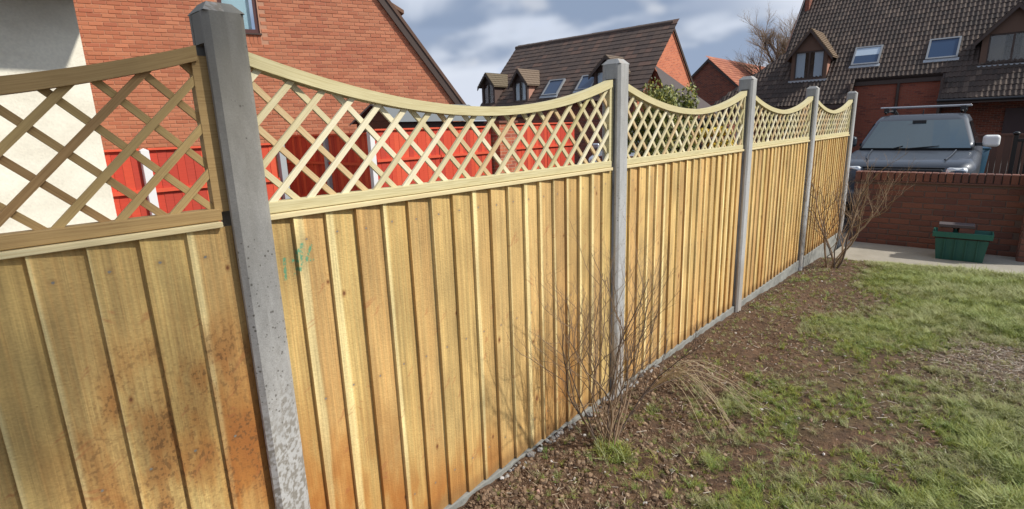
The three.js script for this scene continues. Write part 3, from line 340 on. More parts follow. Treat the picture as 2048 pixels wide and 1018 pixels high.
{ // cream rendered house on the far left
  const o = thing('rendered_house', 'cream rendered house wall under a dark brown eave at the left edge', 'house', [-6.8, -0.05, 0]);
  const render = new THREE.MeshStandardMaterial({ map: tex(256, 256, tileN((x, y) => { let c = mix3([234, 229, 212], [219, 212, 194], sst(0.35, 0.7, fbm(x / 50, y / 26, 5))); const m = 1 + (vn(x / 1.6, y / 1.6) - 0.5) * 0.08; return c.map((v) => v * m); }, 256, 256), { repeat: [0.4, 0.4] }), roughness: 0.95, bumpMap: roughBump, bumpScale: 0.004 });
  part('wall', merge([box(-8, 0, -1.04, -0.2, 3.3, 9), box(-0.199, 0, -1.04, 0, 3.3, 9)]), render, o);
  part('soffit', box(-0.1, 3.300, -1.24, 0.82, 3.325, 9.3), brown, o); part('fascia', box(0.82, 3.270, -1.24, 0.85, 3.500, 9.3), brown, o); part('gutter', new THREE.CylinderGeometry(0.055, 0.055, 10.4, 10, 1).rotateX(Math.PI / 2).translate(0.91, 3.420, 4.1), brown, o); part('bargeboard', box(-0.1, 3.326, -1.26, 0.84, 3.520, -1.22), brown, o);
  const rf = [[0.88, 3.510, -1.26], [0.88, 3.510, 9.35], [-4, 7.1, 9.35], [-4, 7.1, -1.26]]; part('roof', quads([[rf[1], rf[0], rf[3], rf[2]], [[-8.8, 3.510, -1.26], [-8.8, 3.510, 9.35], [-4, 7.1, 9.35], [-4, 7.1, -1.26]]]), std(lin(0.09, 0.06, 0.05), 0.9), o); part('gable', prism([[-8, 3.301], [0, 3.301], [-4, 6.9]], 0.2, new THREE.Matrix4().makeTranslation(0, 0, -1.04)), render, o);
}
{ // brick gable house
  const h = 22 * Math.PI / 180, U = [Math.sin(h), 0, -Math.cos(h)], N = [Math.cos(h), 0, Math.sin(h)], P = [-10.4417, 0, -4.5174], o = thing('brick_house', 'big orange brick gable with a small window, behind the nearest panels', 'house', [P[0], -0.05, P[2]]);
  const sa = -0.6, ya = 9.22, sl = 1.33, edge = (y) => (ya - y) / sl, mats = [[0.47, 0.17, 0.09], [0.45, 0.16, 0.082], [0.49, 0.185, 0.10], [0.43, 0.15, 0.08], [0.475, 0.185, 0.10], [0.40, 0.135, 0.075]].map((c) => new THREE.MeshStandardMaterial({ color: lin(...c), roughness: 0.9, bumpMap: roughBump, bumpScale: 0.003 }));
  const win = [-0.42, 0.30, 3.66, 4.85], M = basis([0, 0.05, 0], U, [0, 1, 0], N), sh = new THREE.Shape([[-5.9, 0], [4.75, 0], [4.75, 2.05], [sa, ya - 0.1], [-5.9, 2.05]].map(([a, b]) => new THREE.Vector2(a, b))), hole = new THREE.Path([[win[0], win[2]], [win[0], win[3]], [win[1], win[3]], [win[1], win[2]]].map(([a, b]) => new THREE.Vector2(a, b))); sh.holes.push(hole);
  const wg = new THREE.ExtrudeGeometry(sh, { depth: 0.2, bevelEnabled: false }); uvm(wg); const w2 = uvm(wg); w2.translate(0, 0, -0.203).applyMatrix4(M); part('wall', w2, mortarMat, o);
  brickwork(o, P, U, N, 124, -5.75, 4.85, 0.0, (s, y) => Math.abs(s - sa) < edge(y) - 0.12 && s < 4.64 && !(s > win[0] - 0.1 && s < win[1] + 0.1 && y > win[2] - 0.22 && y < win[3] + 0.22), 5, mats);
  const sub = (n, g, m) => part(n, g.applyMatrix4(M), m, o);
  for (let k = 0; k < 10; k++) { for (const y of [win[2] - 0.21, win[3] + 0.002]) sub('soldier_brick', rbox(win[0] - 0.02 + k * 0.0752, y, -0.09, win[0] + 0.046 + k * 0.0752, y + 0.205, 0.006, 0.005), mats[(k * 3) % 4]); }
  const dp = -0.1; sub('window_frame', merge([box(win[0], win[2], dp, win[0] + 0.08, win[3], dp + 0.07), box(win[1] - 0.08, win[2], dp, win[1], win[3], dp + 0.07), box(win[0] + 0.08, win[2], dp, win[1] - 0.08, win[2] + 0.08, dp + 0.07), box(win[0] + 0.08, win[3] - 0.08, dp, win[1] - 0.08, win[3], dp + 0.07)]), std(lin(0.09, 0.035, 0.03), 0.5)); sub('sill', box(win[0] - 0.03, win[2] - 0.03, -0.08, win[1] + 0.03, win[2] - 0.001, 0.04), brown);
  sub('pane', box(win[0] + 0.08, win[2] + 0.08, dp + 0.02, win[1] - 0.08, win[3] - 0.08, dp + 0.03), paneMat); sub('curtain', box(win[0] + 0.08, win[2] + 0.08, dp - 0.06, win[1] - 0.14, win[3] - 0.08, dp - 0.04), std(lin(0.50, 0.68, 0.70), 0.8));
  // verge boards, roof slopes behind the gable, far eave
  const L = Math.hypot(1, sl), dr = [1 / L, -sl / L], nr = [sl / L, 1 / L], len = 9.6 / L * 1.2 * L / 1.0 * 0.62;
  for (const s of [-1, 1]) { const A = [sa, ya], q = (t, n) => [A[0] + s * (dr[0] * t + nr[0] * n), A[1] + dr[1] * t + nr[1] * n], T = 9.1; sub('bargeboard', prism(s > 0 ? [q(0, -0.14), q(T, -0.14), q(T, 0.005), q(0, 0.005)] : [q(T, -0.14), q(0, -0.14), q(0, 0.005), q(T, 0.005)], 0.06, new THREE.Matrix4().makeTranslation(0, 0, 0.008)), brown); sub('verge_tiles', prism(s > 0 ? [q(0, 0.008), q(T, 0.008), q(T, 0.075), q(0, 0.075)] : [q(T, 0.008), q(0, 0.008), q(0, 0.075), q(T, 0.075)], 0.09, new THREE.Matrix4().makeTranslation(0, 0, 0.0)), std(lin(0.12, 0.07, 0.05), 0.9)); sub('roof', prism(s > 0 ? [q(0, 0), q(T, 0), q(T, 0.06), q(0, 0.06)] : [q(T, 0), q(0, 0), q(0, 0.06), q(T, 0.06)], 8, new THREE.Matrix4().makeTranslation(0, 0, -8.01)), std(lin(0.10, 0.065, 0.05), 0.9)); }
  sub('side_wall', box(4.55, 0, -8, 4.75, 2.3, -0.21), farBrick);
  // little roof of the projection on the right slope
  const bx = basis([P[0] + U[0] * 3.30 - o.position.x - N[0] * 1.0, 4.62, P[2] + U[2] * 3.30 - o.position.z - N[2] * 1.0], U, [0, 1, 0], N); part('side_dormer', merge([box(-1.4, -0.9, -1.6, 0.05, -0.2, 0.4)]).applyMatrix4(bx), brown, o); part('dormer_roof', prism([[-1.4, 0.72], [0.22, -0.18], [0.22, -0.26], [-1.4, 0.64]], 2.3, new THREE.Matrix4().makeTranslation(0, 0, -1.75)).applyMatrix4(bx), std(lin(0.20, 0.11, 0.07), 0.9), o);
}
{ // long tiled house in the middle
  const o = thing('tiled_house', 'long brown tiled house with dormers and an orange brick gable end, mid distance', 'house', [-16, -0.3, -25]), a = 45.8 * Math.PI / 180, ca = Math.cos(a), sa = Math.sin(a), X0 = -20.95, X1 = -11.0, yr = 6.25, yE = 2.7, slope = (yr - yE) / sa, zE = -25 + (yr - yE) / Math.tan(a), L = (g) => g.translate(16, 0.3, 25);
  const cols = [[0.105, 0.068, 0.05], [0.075, 0.052, 0.042], [0.15, 0.085, 0.06]];
  part('roof', L(quads([[[X0, yE, zE], [X1, yE, zE], [X1, yr, -25], [X0, yr, -25]], [[X1, yE, -50 - zE], [X0, yE, -50 - zE], [X0, yr, -25], [X1, yr, -25]]])), std(lin(0.05, 0.035, 0.03), 0.95), o);
  tiles(o, [X0, yE, zE], [1, 0, 0], [0, sa, -ca], X1 - X0, slope, flatTile, 0.33, 0.3, () => true, cols, 3);
  part('ridge', L(new THREE.CylinderGeometry(0.1, 0.1, X1 - X0 + 0.1, 8, 1, false).rotateZ(Math.PI / 2).translate((X0 + X1) / 2, yr + 0.0, -25)), std(lin(0.10, 0.07, 0.055), 0.9), o);
  part('gable_wall', L(prism([[-50 - zE, yE - 0.1], [zE, yE - 0.1], [-25, yr - 0.12]].map(([z, y]) => [-z, y]), 0.2, basis([X1 - 0.28, 0, 0], [0, 0, -1], [0, 1, 0], [1, 0, 0]))), new THREE.MeshStandardMaterial({ roughness: 0.9, map: brickTile(18, [[200, 116, 82], [186, 102, 72], [168, 92, 68]], [192, 146, 118]) }), o);
  for (const s of [-1, 1]) { const zz = -25 - s * (-25 - zE) * -1; const q = [[X1 + 0.0, yr, -25], [X1 + 0.0, yE, -25 + s * (zE + 25)]]; part('bargeboard', L(quads([s > 0 ? [[X1 + 0.02, yr - 0.2, -25], [X1 + 0.02, yr, -25], [X1 + 0.02, yE, zE], [X1 + 0.02, yE - 0.2, zE]] : [[X1 + 0.02, yr, -25], [X1 + 0.02, yr - 0.2, -25], [X1 + 0.02, yE - 0.2, -50 - zE], [X1 + 0.02, yE, -50 - zE]]])), brown, o); }
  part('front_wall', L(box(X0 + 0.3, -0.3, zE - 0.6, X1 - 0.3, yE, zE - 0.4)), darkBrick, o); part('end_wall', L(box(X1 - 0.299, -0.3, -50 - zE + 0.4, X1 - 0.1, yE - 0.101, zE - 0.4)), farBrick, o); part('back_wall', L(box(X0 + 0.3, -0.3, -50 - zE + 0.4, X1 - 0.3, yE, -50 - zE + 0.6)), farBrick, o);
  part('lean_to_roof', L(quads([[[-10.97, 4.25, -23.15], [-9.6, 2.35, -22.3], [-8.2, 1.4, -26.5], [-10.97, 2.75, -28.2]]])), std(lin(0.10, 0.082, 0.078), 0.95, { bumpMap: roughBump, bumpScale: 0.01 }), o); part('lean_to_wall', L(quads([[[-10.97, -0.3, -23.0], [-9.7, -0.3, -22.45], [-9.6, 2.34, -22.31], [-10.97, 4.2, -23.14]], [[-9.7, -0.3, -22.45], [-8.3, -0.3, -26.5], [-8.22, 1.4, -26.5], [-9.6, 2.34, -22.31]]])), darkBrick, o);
  const pink = std(lin(0.42, 0.22, 0.16), 0.9), dk = std(lin(0.10, 0.065, 0.055), 0.9), moss = [0.135, 0.105, 0.066];
  dormer(o, -20.3, -21.75, 2.75, 0.5, 4.05, 4.62, { over: 0.15, depth: 1.9, wall: dk, roofCols: moss, cheek: dk, lite: std(lin(0.12, 0.05, 0.04), 0.9) });
  dormer(o, -17.95, -21.75, 2.75, 0.52, 3.98, 4.62, { over: 0.16, depth: 1.9, wall: dk, roofCols: [0.165, 0.118, 0.082], cheek: pink, lite: curtain });
  dormer(o, -12.85, -22.2, 2.9, 0.75, 4.1, 4.78, { over: 0.18, depth: 1.9, wall: dk, roofCols: [0.15, 0.11, 0.078], cheek: pink });
  rooflight(o, [-16.62, 3.12, -21.95 + 0.02], [1, 0, 0], [0, sa, -ca], 1.0, 1.1, false); rooflight(o, [-14.6, 3.25, -22.06], [1, 0, 0], [0, sa, -ca], 0.95, 1.0, false);
}
{ // small orange-roofed house farther back
  const o = thing('far_house', 'distant house with orange tiled roof and shaded brown gable', 'house', [-15.3, -0.3, -41]), L = (g) => g.translate(15.3, 0.3, 41), z = -40, ax = -15.38, yr = 6.1, half = 4.6, yE = 1.9;
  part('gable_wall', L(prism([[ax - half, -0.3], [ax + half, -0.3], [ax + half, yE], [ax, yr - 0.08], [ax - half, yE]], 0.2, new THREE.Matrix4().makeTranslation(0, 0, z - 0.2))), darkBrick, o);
  const or = [[0.36, 0.12, 0.06], [0.30, 0.10, 0.055], [0.42, 0.16, 0.08]], sl = Math.hypot(half + 0.3, (yr - yE) * (half + 0.3) / half), ux = (half + 0.3) / sl, uy = (yr - yE) * (half + 0.3) / half / sl, yb = yr - (yr - yE) * (half + 0.3) / half;
  part('roof', L(quads([[[ax + half + 0.3, yb, z + 0.15], [ax + half + 0.3, yb, z - 14], [ax, yr, z - 14], [ax, yr, z + 0.15]], [[ax - half - 0.3, yb, z - 14], [ax - half - 0.3, yb, z + 0.15], [ax, yr, z + 0.15], [ax, yr, z - 14]]])), std(lin(0.22, 0.08, 0.045), 0.95), o);
  tiles(o, [ax + half + 0.3, yb, z + 0.15], [0, 0, -1], [-ux, uy, 0], 14, sl, flatTile, 0.33, 0.3, () => true, or, 9);
  for (const s of [-1, 1]) part('bargeboard', L(quads([s > 0 ? [[ax, yr - 0.22, z + 0.16], [ax + s * (half + 0.3), yb - 0.22, z + 0.16], [ax + s * (half + 0.3), yb, z + 0.16], [ax, yr, z + 0.16]] : [[ax + s * (half + 0.3), yb - 0.22, z + 0.16], [ax, yr - 0.22, z + 0.16], [ax, yr, z + 0.16], [ax + s * (half + 0.3), yb, z + 0.16]]])), brown, o);
}
{ // large chalet-style house on the right, roof down to the ground floor
  const o = thing('chalet_house', 'large house with dark roll-tiled roof, two dormers and rooflights behind the car', 'house', [-1, -0.3, -31]), L = (g) => g.translate(1, 0.3, 31), a = 48 * Math.PI / 180, ca = Math.cos(a), sa = Math.sin(a), P = [-11, 2.2, -28.98];
  const at = (s, t) => [P[0] + s, P[1] + sa * t, P[2] - ca * t], T = (y) => (y - 2.2) / sa, top = T(10.2), poly = [[0.1, 0], [6.85, 0], [6.85, T(3.3)], [10.15, T(3.3)], [10.15, 0], [22, 0], [22, top], [3.28, top], [3.28, T(5.03)], [1.5, T(3.47)]];
  const inPoly = (s, t) => { let c = false; for (let i = 0, j = poly.length - 1; i < poly.length; j = i++) { const [xi, yi] = poly[i], [xj, yj] = poly[j]; if ((yi > t) !== (yj > t) && s < (xj - xi) * (t - yi) / (yj - yi) + xi) c = !c; } return c; };
  const U = [1, 0, 0], V = [0, sa, -ca], N = [0, ca, sa];
  part('roof', L(prism(poly, 0.12, basis(P, U, V, N).multiply(new THREE.Matrix4().makeTranslation(0, 0, -0.125)))), std(lin(0.05, 0.035, 0.03), 0.95), o);
  tiles(o, P, U, V, 22, top, rollTile, 0.168, 0.3, (s, t) => inPoly(s, t) && inPoly(s - 0.08, t) && inPoly(s, t - 0.12), [[0.072, 0.048, 0.037], [0.048, 0.035, 0.028], [0.12, 0.085, 0.064]], 21);
  const back = at(0, top); part('back_roof', L(quads([[[11, 2.2, back[2] * 2 - P[2]], [-7.72, 2.2, back[2] * 2 - P[2]], [-7.72, back[1], back[2]], [11, back[1], back[2]]]])), std(lin(0.06, 0.04, 0.035), 0.95), o);
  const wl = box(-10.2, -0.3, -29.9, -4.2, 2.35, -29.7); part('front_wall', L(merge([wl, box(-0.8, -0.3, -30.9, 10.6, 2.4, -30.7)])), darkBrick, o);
  part('brick_panel', L(box(-4.15, -0.3, -30.4, -0.85, 3.2, -30.2)), new THREE.MeshStandardMaterial({ roughness: 0.9, map: brickTile(27, [[142, 78, 58], [128, 68, 52], [106, 58, 48]], [124, 88, 74]) }), o); part('panel_fascia', L(box(-4.2, 3.02, -30.19, -0.8, 3.2, -30.1)), brown, o); part('drainpipe', L(new THREE.CylinderGeometry(0.06, 0.06, 3.3, 8).translate(-2.42, 1.4, -30.13)), brown, o);
  part('bay_side', L(merge([box(-4.25, -0.3, -30.39, -4.151, 3.1, -29.3), box(-0.849, -0.3, -30.39, -0.75, 3.1, -29.3)])), brown, o); part('eaves_board', L(merge([box(-0.85, 2.0, -29.0, 11, 2.18, -28.95), box(-10.9, 2.0, -29.0, -4.15, 2.18, -28.95)])), brown, o); part('gutter', L(merge([new THREE.CylinderGeometry(0.06, 0.06, 11.8, 8).rotateZ(Math.PI / 2).translate(5.05, 2.14, -28.88)])), std(lin(0.02, 0.02, 0.022), 0.4), o);
  part('end_wall', L(merge([box(-7.5, 0, -38, -7.3, 9.0, -33.5), box(-10.2, -0.3, -38, -10.0, 2.3, -29.901)])), darkBrick, o); part('porch_soffit', L(box(-0.85, 2.02, -30.69, 11, 2.06, -29.01)), brown, o);
  part('verge', L(quads([[at(3.28, T(5.03)), at(3.34, T(5.03)), at(3.34, top), at(3.28, top)].map((p) => [p[0] - 0.03, p[1] + 0.06, p[2] + 0.06])])), std(lin(0.14, 0.07, 0.05), 0.9), o);
  { const dw = L(prism([[-0.84 + 2.2, -0.3], [2.3, -0.3], [2.3, 1.75], [1.36, 1.75]], 0.06, new THREE.Matrix4().makeTranslation(0, 0, -30.69))); part('porch_door', dw, std(lin(0.05, 0.02, 0.018), 0.5), o); part('porch_window', L(box(3.4, 0.6, -30.69, 5.6, 1.8, -30.64)), glass, o); }
  const wood = std(lin(0.12, 0.068, 0.045), 0.8);
  dormer(o, -6.2, -30.1, 3.46, 0.8, 4.82, 5.86, { over: 0.26, depth: 1.9, wall: wood, roofCols: [0.17, 0.115, 0.07], cheek: std(lin(0.40, 0.2, 0.14), 0.9), gableMat: wood, winHw: 0.6, lite: std(lin(0.5, 0.56, 0.6), 0.9), sillUp: 0.1 });
  dormer(o, 1.25, -30.2, 3.5, 0.98, 4.72, 5.82, { over: 0.24, depth: 2.2, wall: wood, roofCols: [0.10, 0.07, 0.055], gableMat: wood, winHw: 0.72, lite: std(lin(0.10, 0.075, 0.055), 0.9), sillUp: 0.1 });
  const rp = at(6.53, T(3.95)), rq = at(9.4, T(3.92)); rooflight(o, rp, U, V, 1.12, 1.16, true); rooflight(o, rq, U, V, 1.12, 1.22, false);
}
// ---------------------------------------------------------------- cars
function loft(rings, cap = true) { // rings of equal length, smooth
  const n = rings[0].length, pos = rings.flat(2), idx = [], uv = []; rings.forEach((r, i) => r.forEach((p, k) => uv.push(p[0], p[2]))); for (let i = 1; i < rings.length; i++) for (let k = 0; k < n; k++) { const a = (i - 1) * n + k, b = (i - 1) * n + (k + 1) % n, c = i * n + (k + 1) % n, d = i * n + k; idx.push(a, b, c, a, c, d); }
  if (cap) for (const [i, f] of [[0, true], [rings.length - 1, false]]) for (let k = 1; k < n - 1; k++) { const a = i * n; idx.push(...(f ? [a, a + k + 1, a + k] : [a, a + k, a + k + 1])); }
  const g = new THREE.BufferGeometry(); g.setAttribute('position', new THREE.Float32BufferAttribute(pos, 3)); g.setAttribute('uv', new THREE.Float32BufferAttribute(uv, 2)); g.setIndex(idx); g.computeVertexNormals(); return g;
}
function section(z, hw, yb, yt, r, crown = 0.03, n = 5) { const p = []; for (const [cx, cy, a0] of [[hw - r, yt - r, 0], [-hw + r, yt - r, 90], [-hw + r * 0.6, yb + r * 0.6, 180], [hw - r * 0.6, yb + r * 0.6, 270]]) for (let k = 0; k <= n; k++) { const a = (a0 + 90 * k / n) * Math.PI / 180, rr = a0 < 180 ? r : r * 0.6, x = cx + rr * Math.cos(a), y = cy + rr * Math.sin(a); p.push([x, y + (a0 < 180 ? crown * (1 - (x / hw) ** 2) * (y > yt - r * 0.6 ? 1 : 0) : 0), z]); } return p; }
const screenGlass = new THREE.MeshPhysicalMaterial({ color: lin(0.02, 0.042, 0.05), roughness: 0.04, ior: 2.0 });
function makeCar(name, label, P, turn, paint, { rack = true, scale = [1, 1, 1] } = {}) {
  const o = thing(name, label, 'car', P, turn, undefined), black = std(lin(0.015, 0.015, 0.016), 0.6), chrome = std(lin(0.6, 0.6, 0.62), 0.2, { metalness: 1 });
  part('body', loft([section(2.32, 0.66, 0.42, 0.84, 0.12), section(2.27, 0.78, 0.34, 0.98, 0.12), section(2.12, 0.87, 0.3, 1.045, 0.12, 0.035), section(1.7, 0.905, 0.28, 1.085, 0.12, 0.045), section(1.1, 0.915, 0.28, 1.14, 0.12, 0.045), section(0.9, 0.915, 0.28, 1.155, 0.11, 0.03), section(-1.9, 0.91, 0.28, 1.14, 0.1, 0.01), section(-2.25, 0.87, 0.32, 1.08, 0.1, 0.01), section(-2.34, 0.78, 0.4, 0.98, 0.1, 0.01)].reverse()), paint, o);
  const cab = (y, hw, zf, zr, r) => { const p = []; for (const [cx, cz, a0] of [[hw - r, zf - r, 0], [-hw + r, zf - r, 90], [-hw + r, zr + r, 180], [hw - r, zr + r, 270]]) for (let k = 0; k <= 4; k++) { const a = (a0 + 22.5 * k) * Math.PI / 180; p.push([cx + r * Math.cos(a), y, cz + r * Math.sin(a)]); } return p.reverse(); };
  part('cabin', loft([cab(1.1, 0.82, 1.02, -2.15, 0.1), cab(1.3, 0.79, 0.78, -2.1, 0.1), cab(1.66, 0.665, 0.32, -1.95, 0.12), cab(1.735, 0.62, 0.2, -1.85, 0.14), cab(1.765, 0.5, 0.02, -1.7, 0.2)]), paint, o);
  const dg = screenGlass, scr = (y, f) => { const t = (y - 1.3) / 0.36; return [mix(0.79, 0.665, t) - f, y, mix(0.78, 0.32, t) + 0.012]; }, a = scr(1.2, 0.065), b = scr(1.655, 0.07);
  const grid = []; for (let i = 0; i < 6; i++) { const x0 = -1 + i / 3, x1 = x0 + 1 / 3, bow = (x) => -0.05 * x * x; grid.push([[a[0] * x0, a[1], a[2] + 0.035 + bow(x0)], [a[0] * x1, a[1], a[2] + 0.035 + bow(x1)], [b[0] * x1, b[1], b[2] + 0.035 + bow(x1)], [b[0] * x0, b[1], b[2] + 0.035 + bow(x0)]]); } part('windscreen', quads(grid), dg, o);
  part('screen_surround', quads([[[-a[0] - 0.02, a[1] - 0.03, a[2] + 0.015], [a[0] + 0.02, a[1] - 0.03, a[2] + 0.015], [a[0] + 0.02, a[1], a[2] - 0.0 + 0.03], [-a[0] - 0.02, a[1], a[2] + 0.03]]]), black, o);
  for (const s of [-1, 1]) {
    const sx = (y) => s * (mix(0.79, 0.665, (y - 1.3) / 0.36) + 0.008), w = (z0, z1, z2, z3) => { const q = [[sx(1.22), 1.22, z0], [sx(1.22), 1.22, z1], [sx(1.62), 1.62, z2], [sx(1.62), 1.62, z3]]; return quads([s > 0 ? q : q.reverse()]); };
    part('side_window', w(0.72, -0.3, -0.3, 0.3), dg, o); part('side_window', w(-0.36, -1.15, -1.1, -0.36), dg, o); part('side_window', w(-1.22, -1.95, -1.8, -1.17), dg, o);
    part('headlight', loft([section(2.335, 0.12, -0.06, 0.07, 0.05, 0), section(2.20, 0.16, -0.07, 0.09, 0.05, 0)].map((r) => r.map(([x, y, z]) => [x + s * 0.66, y + 0.9, z - Math.abs(x) * 0.25 - (s * x > 0 ? s * x * 0.35 : 0)])).reverse()), std(lin(0.75, 0.78, 0.8), 0.15, { metalness: 0.3 }), o);
    const m = new THREE.Group(); m.name = 'door_mirror'; m.position.set(s * 1.0, 1.30, 0.62); o.add(m); part('housing', new RoundedBoxGeometry(0.22, 0.19, 0.12, 3, 0.05), rack && s > 0 ? sunlitWhite : paint, m); part('arm', box(-s * 0.2 - 0.04, -0.08, -0.03, -s * 0.2 + 0.1, -0.03, 0.03), black, m);  // right housing of the grey car coloured white to carry the sunlight on it
    for (const z of [1.45, -1.4]) { const wh = new THREE.Group(); wh.name = 'wheel'; wh.position.set(s * 0.8, 0.36, z); wh.rotation.z = Math.PI / 2; o.add(wh); part('tyre', new THREE.TorusGeometry(0.27, 0.1, 10, 28).rotateX(Math.PI / 2), black, wh); part('rim', new THREE.CylinderGeometry(0.2, 0.2, 0.15, 20), chrome, wh); }
    if (rack) part('roof_rail', tube([[0.55, 1.79, 0.1], [0.57, 1.83, -0.1], [0.57, 1.84, -1.5], [0.55, 1.78, -1.7]].map(([x, y, z]) => new THREE.Vector3(s * x, y, z)), 0.018, 0.018, 8), black, o);
    part('wiper', tube([new THREE.Vector3(s * 0.1 - 0.2, 1.19, 0.97), new THREE.Vector3(s * 0.25 + 0.1, 1.235, 0.92)], 0.01, 0.006, 5), black, o);
  }
  part('grille', rbox(-0.5, 0.78, 2.24, 0.5, 0.95, 2.325, 0.02), black, o); part('grille_bar', rbox(-0.46, 0.86, 2.322, 0.46, 0.9, 2.345, 0.01), chrome, o); part('bumper', rbox(-0.82, 0.36, 2.2, 0.82, 0.6, 2.42, 0.06), paint, o); part('bonnet_edge', rbox(-0.52, 0.958, 2.215, 0.52, 0.975, 2.3, 0.006), black, o);
  if (rack) for (const z of [-0.05, -1.05]) { part('roof_bar', rbox(-0.66, 1.885, z - 0.04, 0.66, 1.912, z + 0.04, 0.01), std(lin(0.55, 0.55, 0.56), 0.3, { metalness: 0.8 }), o); for (const s of [-1, 1]) part('bar_foot', rbox(s * 0.56 - 0.04, 1.80, z - 0.04, s * 0.56 + 0.04, 1.884, z + 0.04, 0.01), black, o); }
  part('rear_view_mirror', rbox(-0.1, 1.6, 0.42, 0.1, 1.66, 0.435, 0.01), black, o); for (const s of [-1, 1]) part('bonnet_crease', tube([new THREE.Vector3(s * 0.5, 1.078, 2.1), new THREE.Vector3(s * 0.55, 1.128, 1.6), new THREE.Vector3(s * 0.58, 1.172, 1.05)], 0.012, 0.012, 6), paint, o), part('shut_line', tube([new THREE.Vector3(s * 0.80, 1.032, 2.1), new THREE.Vector3(s * 0.835, 1.085, 1.5), new THREE.Vector3(s * 0.84, 1.13, 1.0)], 0.007, 0.007, 5), black, o); part('aerial', tube([new THREE.Vector3(0, 1.765, -0.02), new THREE.Vector3(0, 1.85, -0.08)], 0.012, 0.006, 6), black, o);
  o.scale.set(...scale); return o;
}
const greyPaint = new THREE.MeshPhysicalMaterial({ color: lin(0.042, 0.05, 0.064), metalness: 0.25, roughness: 0.45, clearcoat: 0.35, clearcoatRoughness: 0.05 }), silverPaint = new THREE.MeshPhysicalMaterial({ color: lin(0.55, 0.57, 0.6), metalness: 0.6, roughness: 0.35, clearcoat: 1, clearcoatRoughness: 0.06 });
makeCar('parked_car', 'dark silver car with roof bars parked behind the garden wall', [0.31, -0.175, -11.95], 0.02, greyPaint);
makeCar('silver_car', 'silver car seen through the trellis beyond the red fence', [-7.35, -0.25, -14.9], 0.35, silverPaint, { rack: false, scale: [1, 0.92, 1] });
{ const o = thing('wheelie_bin', 'blue wheelie bin behind the car mirror', 'bin', [0.95, -0.235, -17.0], 0.2), m = std(lin(0.014, 0.06, 0.11), 0.5); part('body', loft([[[-0.2, 0.05, 0.22], [0.2, 0.05, 0.22], [0.2, 0.05, -0.22], [-0.2, 0.05, -0.22]], [[-0.25, 0.95, 0.3], [0.25, 0.95, 0.3], [0.25, 0.95, -0.3], [-0.25, 0.95, -0.3]]]).toNonIndexed(), m, o); part('lid', rbox(-0.27, 0.951, -0.34, 0.27, 1.0, 0.33, 0.02), m, o); }
{ const o = thing('board_fence', 'dark brown board fence in the shade right of the car', 'fence', [0.9, -0.25, -18]), ms = [std(lin(0.13, 0.055, 0.04), 0.85), std(lin(0.10, 0.045, 0.035), 0.85)]; for (let k = 0; k < 34; k++) part('board', box(k * 0.12, 0, 0, k * 0.12 + 0.115, 1.25, 0.02), ms[(k * 7) % 2], o); part('rail', box(0, 1.251, -0.02, 4.08, 1.3, 0.04), ms[0], o); }
struct('grass_verge', box(0.4, -0.4, -17.8, 6, -0.2, -14.2), std(lin(0.09, 0.15, 0.04), 0.95));
{ const o = thing('forecourt_wall', 'low dark brick wall beyond the fence, seen through the trellis', 'brick wall', [-4, -0.3, -12.4]); part('wall', box(-2.9, 0, -0.2, 3.4, 0.98, 0), farBrick, o); part('coping', rbox(-2.95, 0.982, -0.25, 3.45, 1.04, 0.05, 0.01), wallBrickMats[4], o); }

// ---------------------------------------------------------------- plants
const barkA = std(lin(0.24, 0.165, 0.10), 0.9), barkB = std(lin(0.12, 0.085, 0.065), 0.9), barkC = std(lin(0.27, 0.18, 0.11), 0.9), straw = std(lin(0.46, 0.36, 0.23), 0.9);
function grow(rd, p, d, len, r, depth, out, { bend = 0.25, lift = 0.1, kids = 4, spread = 0.7, ratio = 0.55, seg = 6, shrink = 0.5 } = {}) {
  const pts = [p.clone()], dir = d.clone(), q = p.clone(); for (let i = 0; i < seg; i++) { dir.x += (rd() - 0.5) * bend; dir.y += (rd() - 0.5) * bend + lift * bend; dir.z += (rd() - 0.5) * bend; dir.normalize(); q.addScaledVector(dir, len / seg); pts.push(q.clone()); }
  (out[depth] ??= []).push(tube(pts, r, r * (depth ? 0.35 : 0.3), depth < 2 ? 5 : 3));
  if (depth + 1 < out.max) for (let k = 0; k < kids; k++) { const t = 0.25 + 0.72 * (k + rd()) / kids, i = Math.min(seg - 1, Math.floor(t * seg)), b = pts[i].clone().lerp(pts[i + 1], t * seg - i), nd = dir.clone().lerp(d, 0.5).add(new THREE.Vector3((rd() - 0.5) * 2, (rd() - 0.35) * 1.2, (rd() - 0.5) * 2).multiplyScalar(spread)).normalize(); grow(rd, b, nd, len * ratio * (0.6 + 0.7 * rd()) * (1.15 - t * 0.5), r * shrink * (1 - 0.45 * t), depth + 1, out, { bend, lift, kids: Math.max(2, kids - 1), spread, ratio, seg: Math.max(4, seg - 1), shrink }); }
}
function shrub(label, P, seed, stems, mats, opt, fan) {
  const rd = rng(seed), o = thing('bare_shrub', label, 'shrub', P), tw = [];
  for (let s = 0; s < stems; s++) { const [dx, dy, dz, len] = fan(s, rd), out = { max: opt.max ?? 4 }; grow(rd, new THREE.Vector3((rd() - 0.5) * 0.10, -0.03, (rd() - 0.5) * 0.10), new THREE.Vector3(dx, dy, dz).normalize(), len, opt.r * (0.65 + 0.6 * rd()), 0, out, opt); part('stem', out[0][0], mats[s % mats.length], o); for (let k = 1; k < out.max; k++) tw.push(...(out[k] ?? [])); }
  const third = Math.ceil(tw.length / 3); for (let k = 0; k < 3; k++) stuff(part('twigs', mergeGeometries(tw.slice(k * third, (k + 1) * third)), mats[k % mats.length], o));
  return o;
}
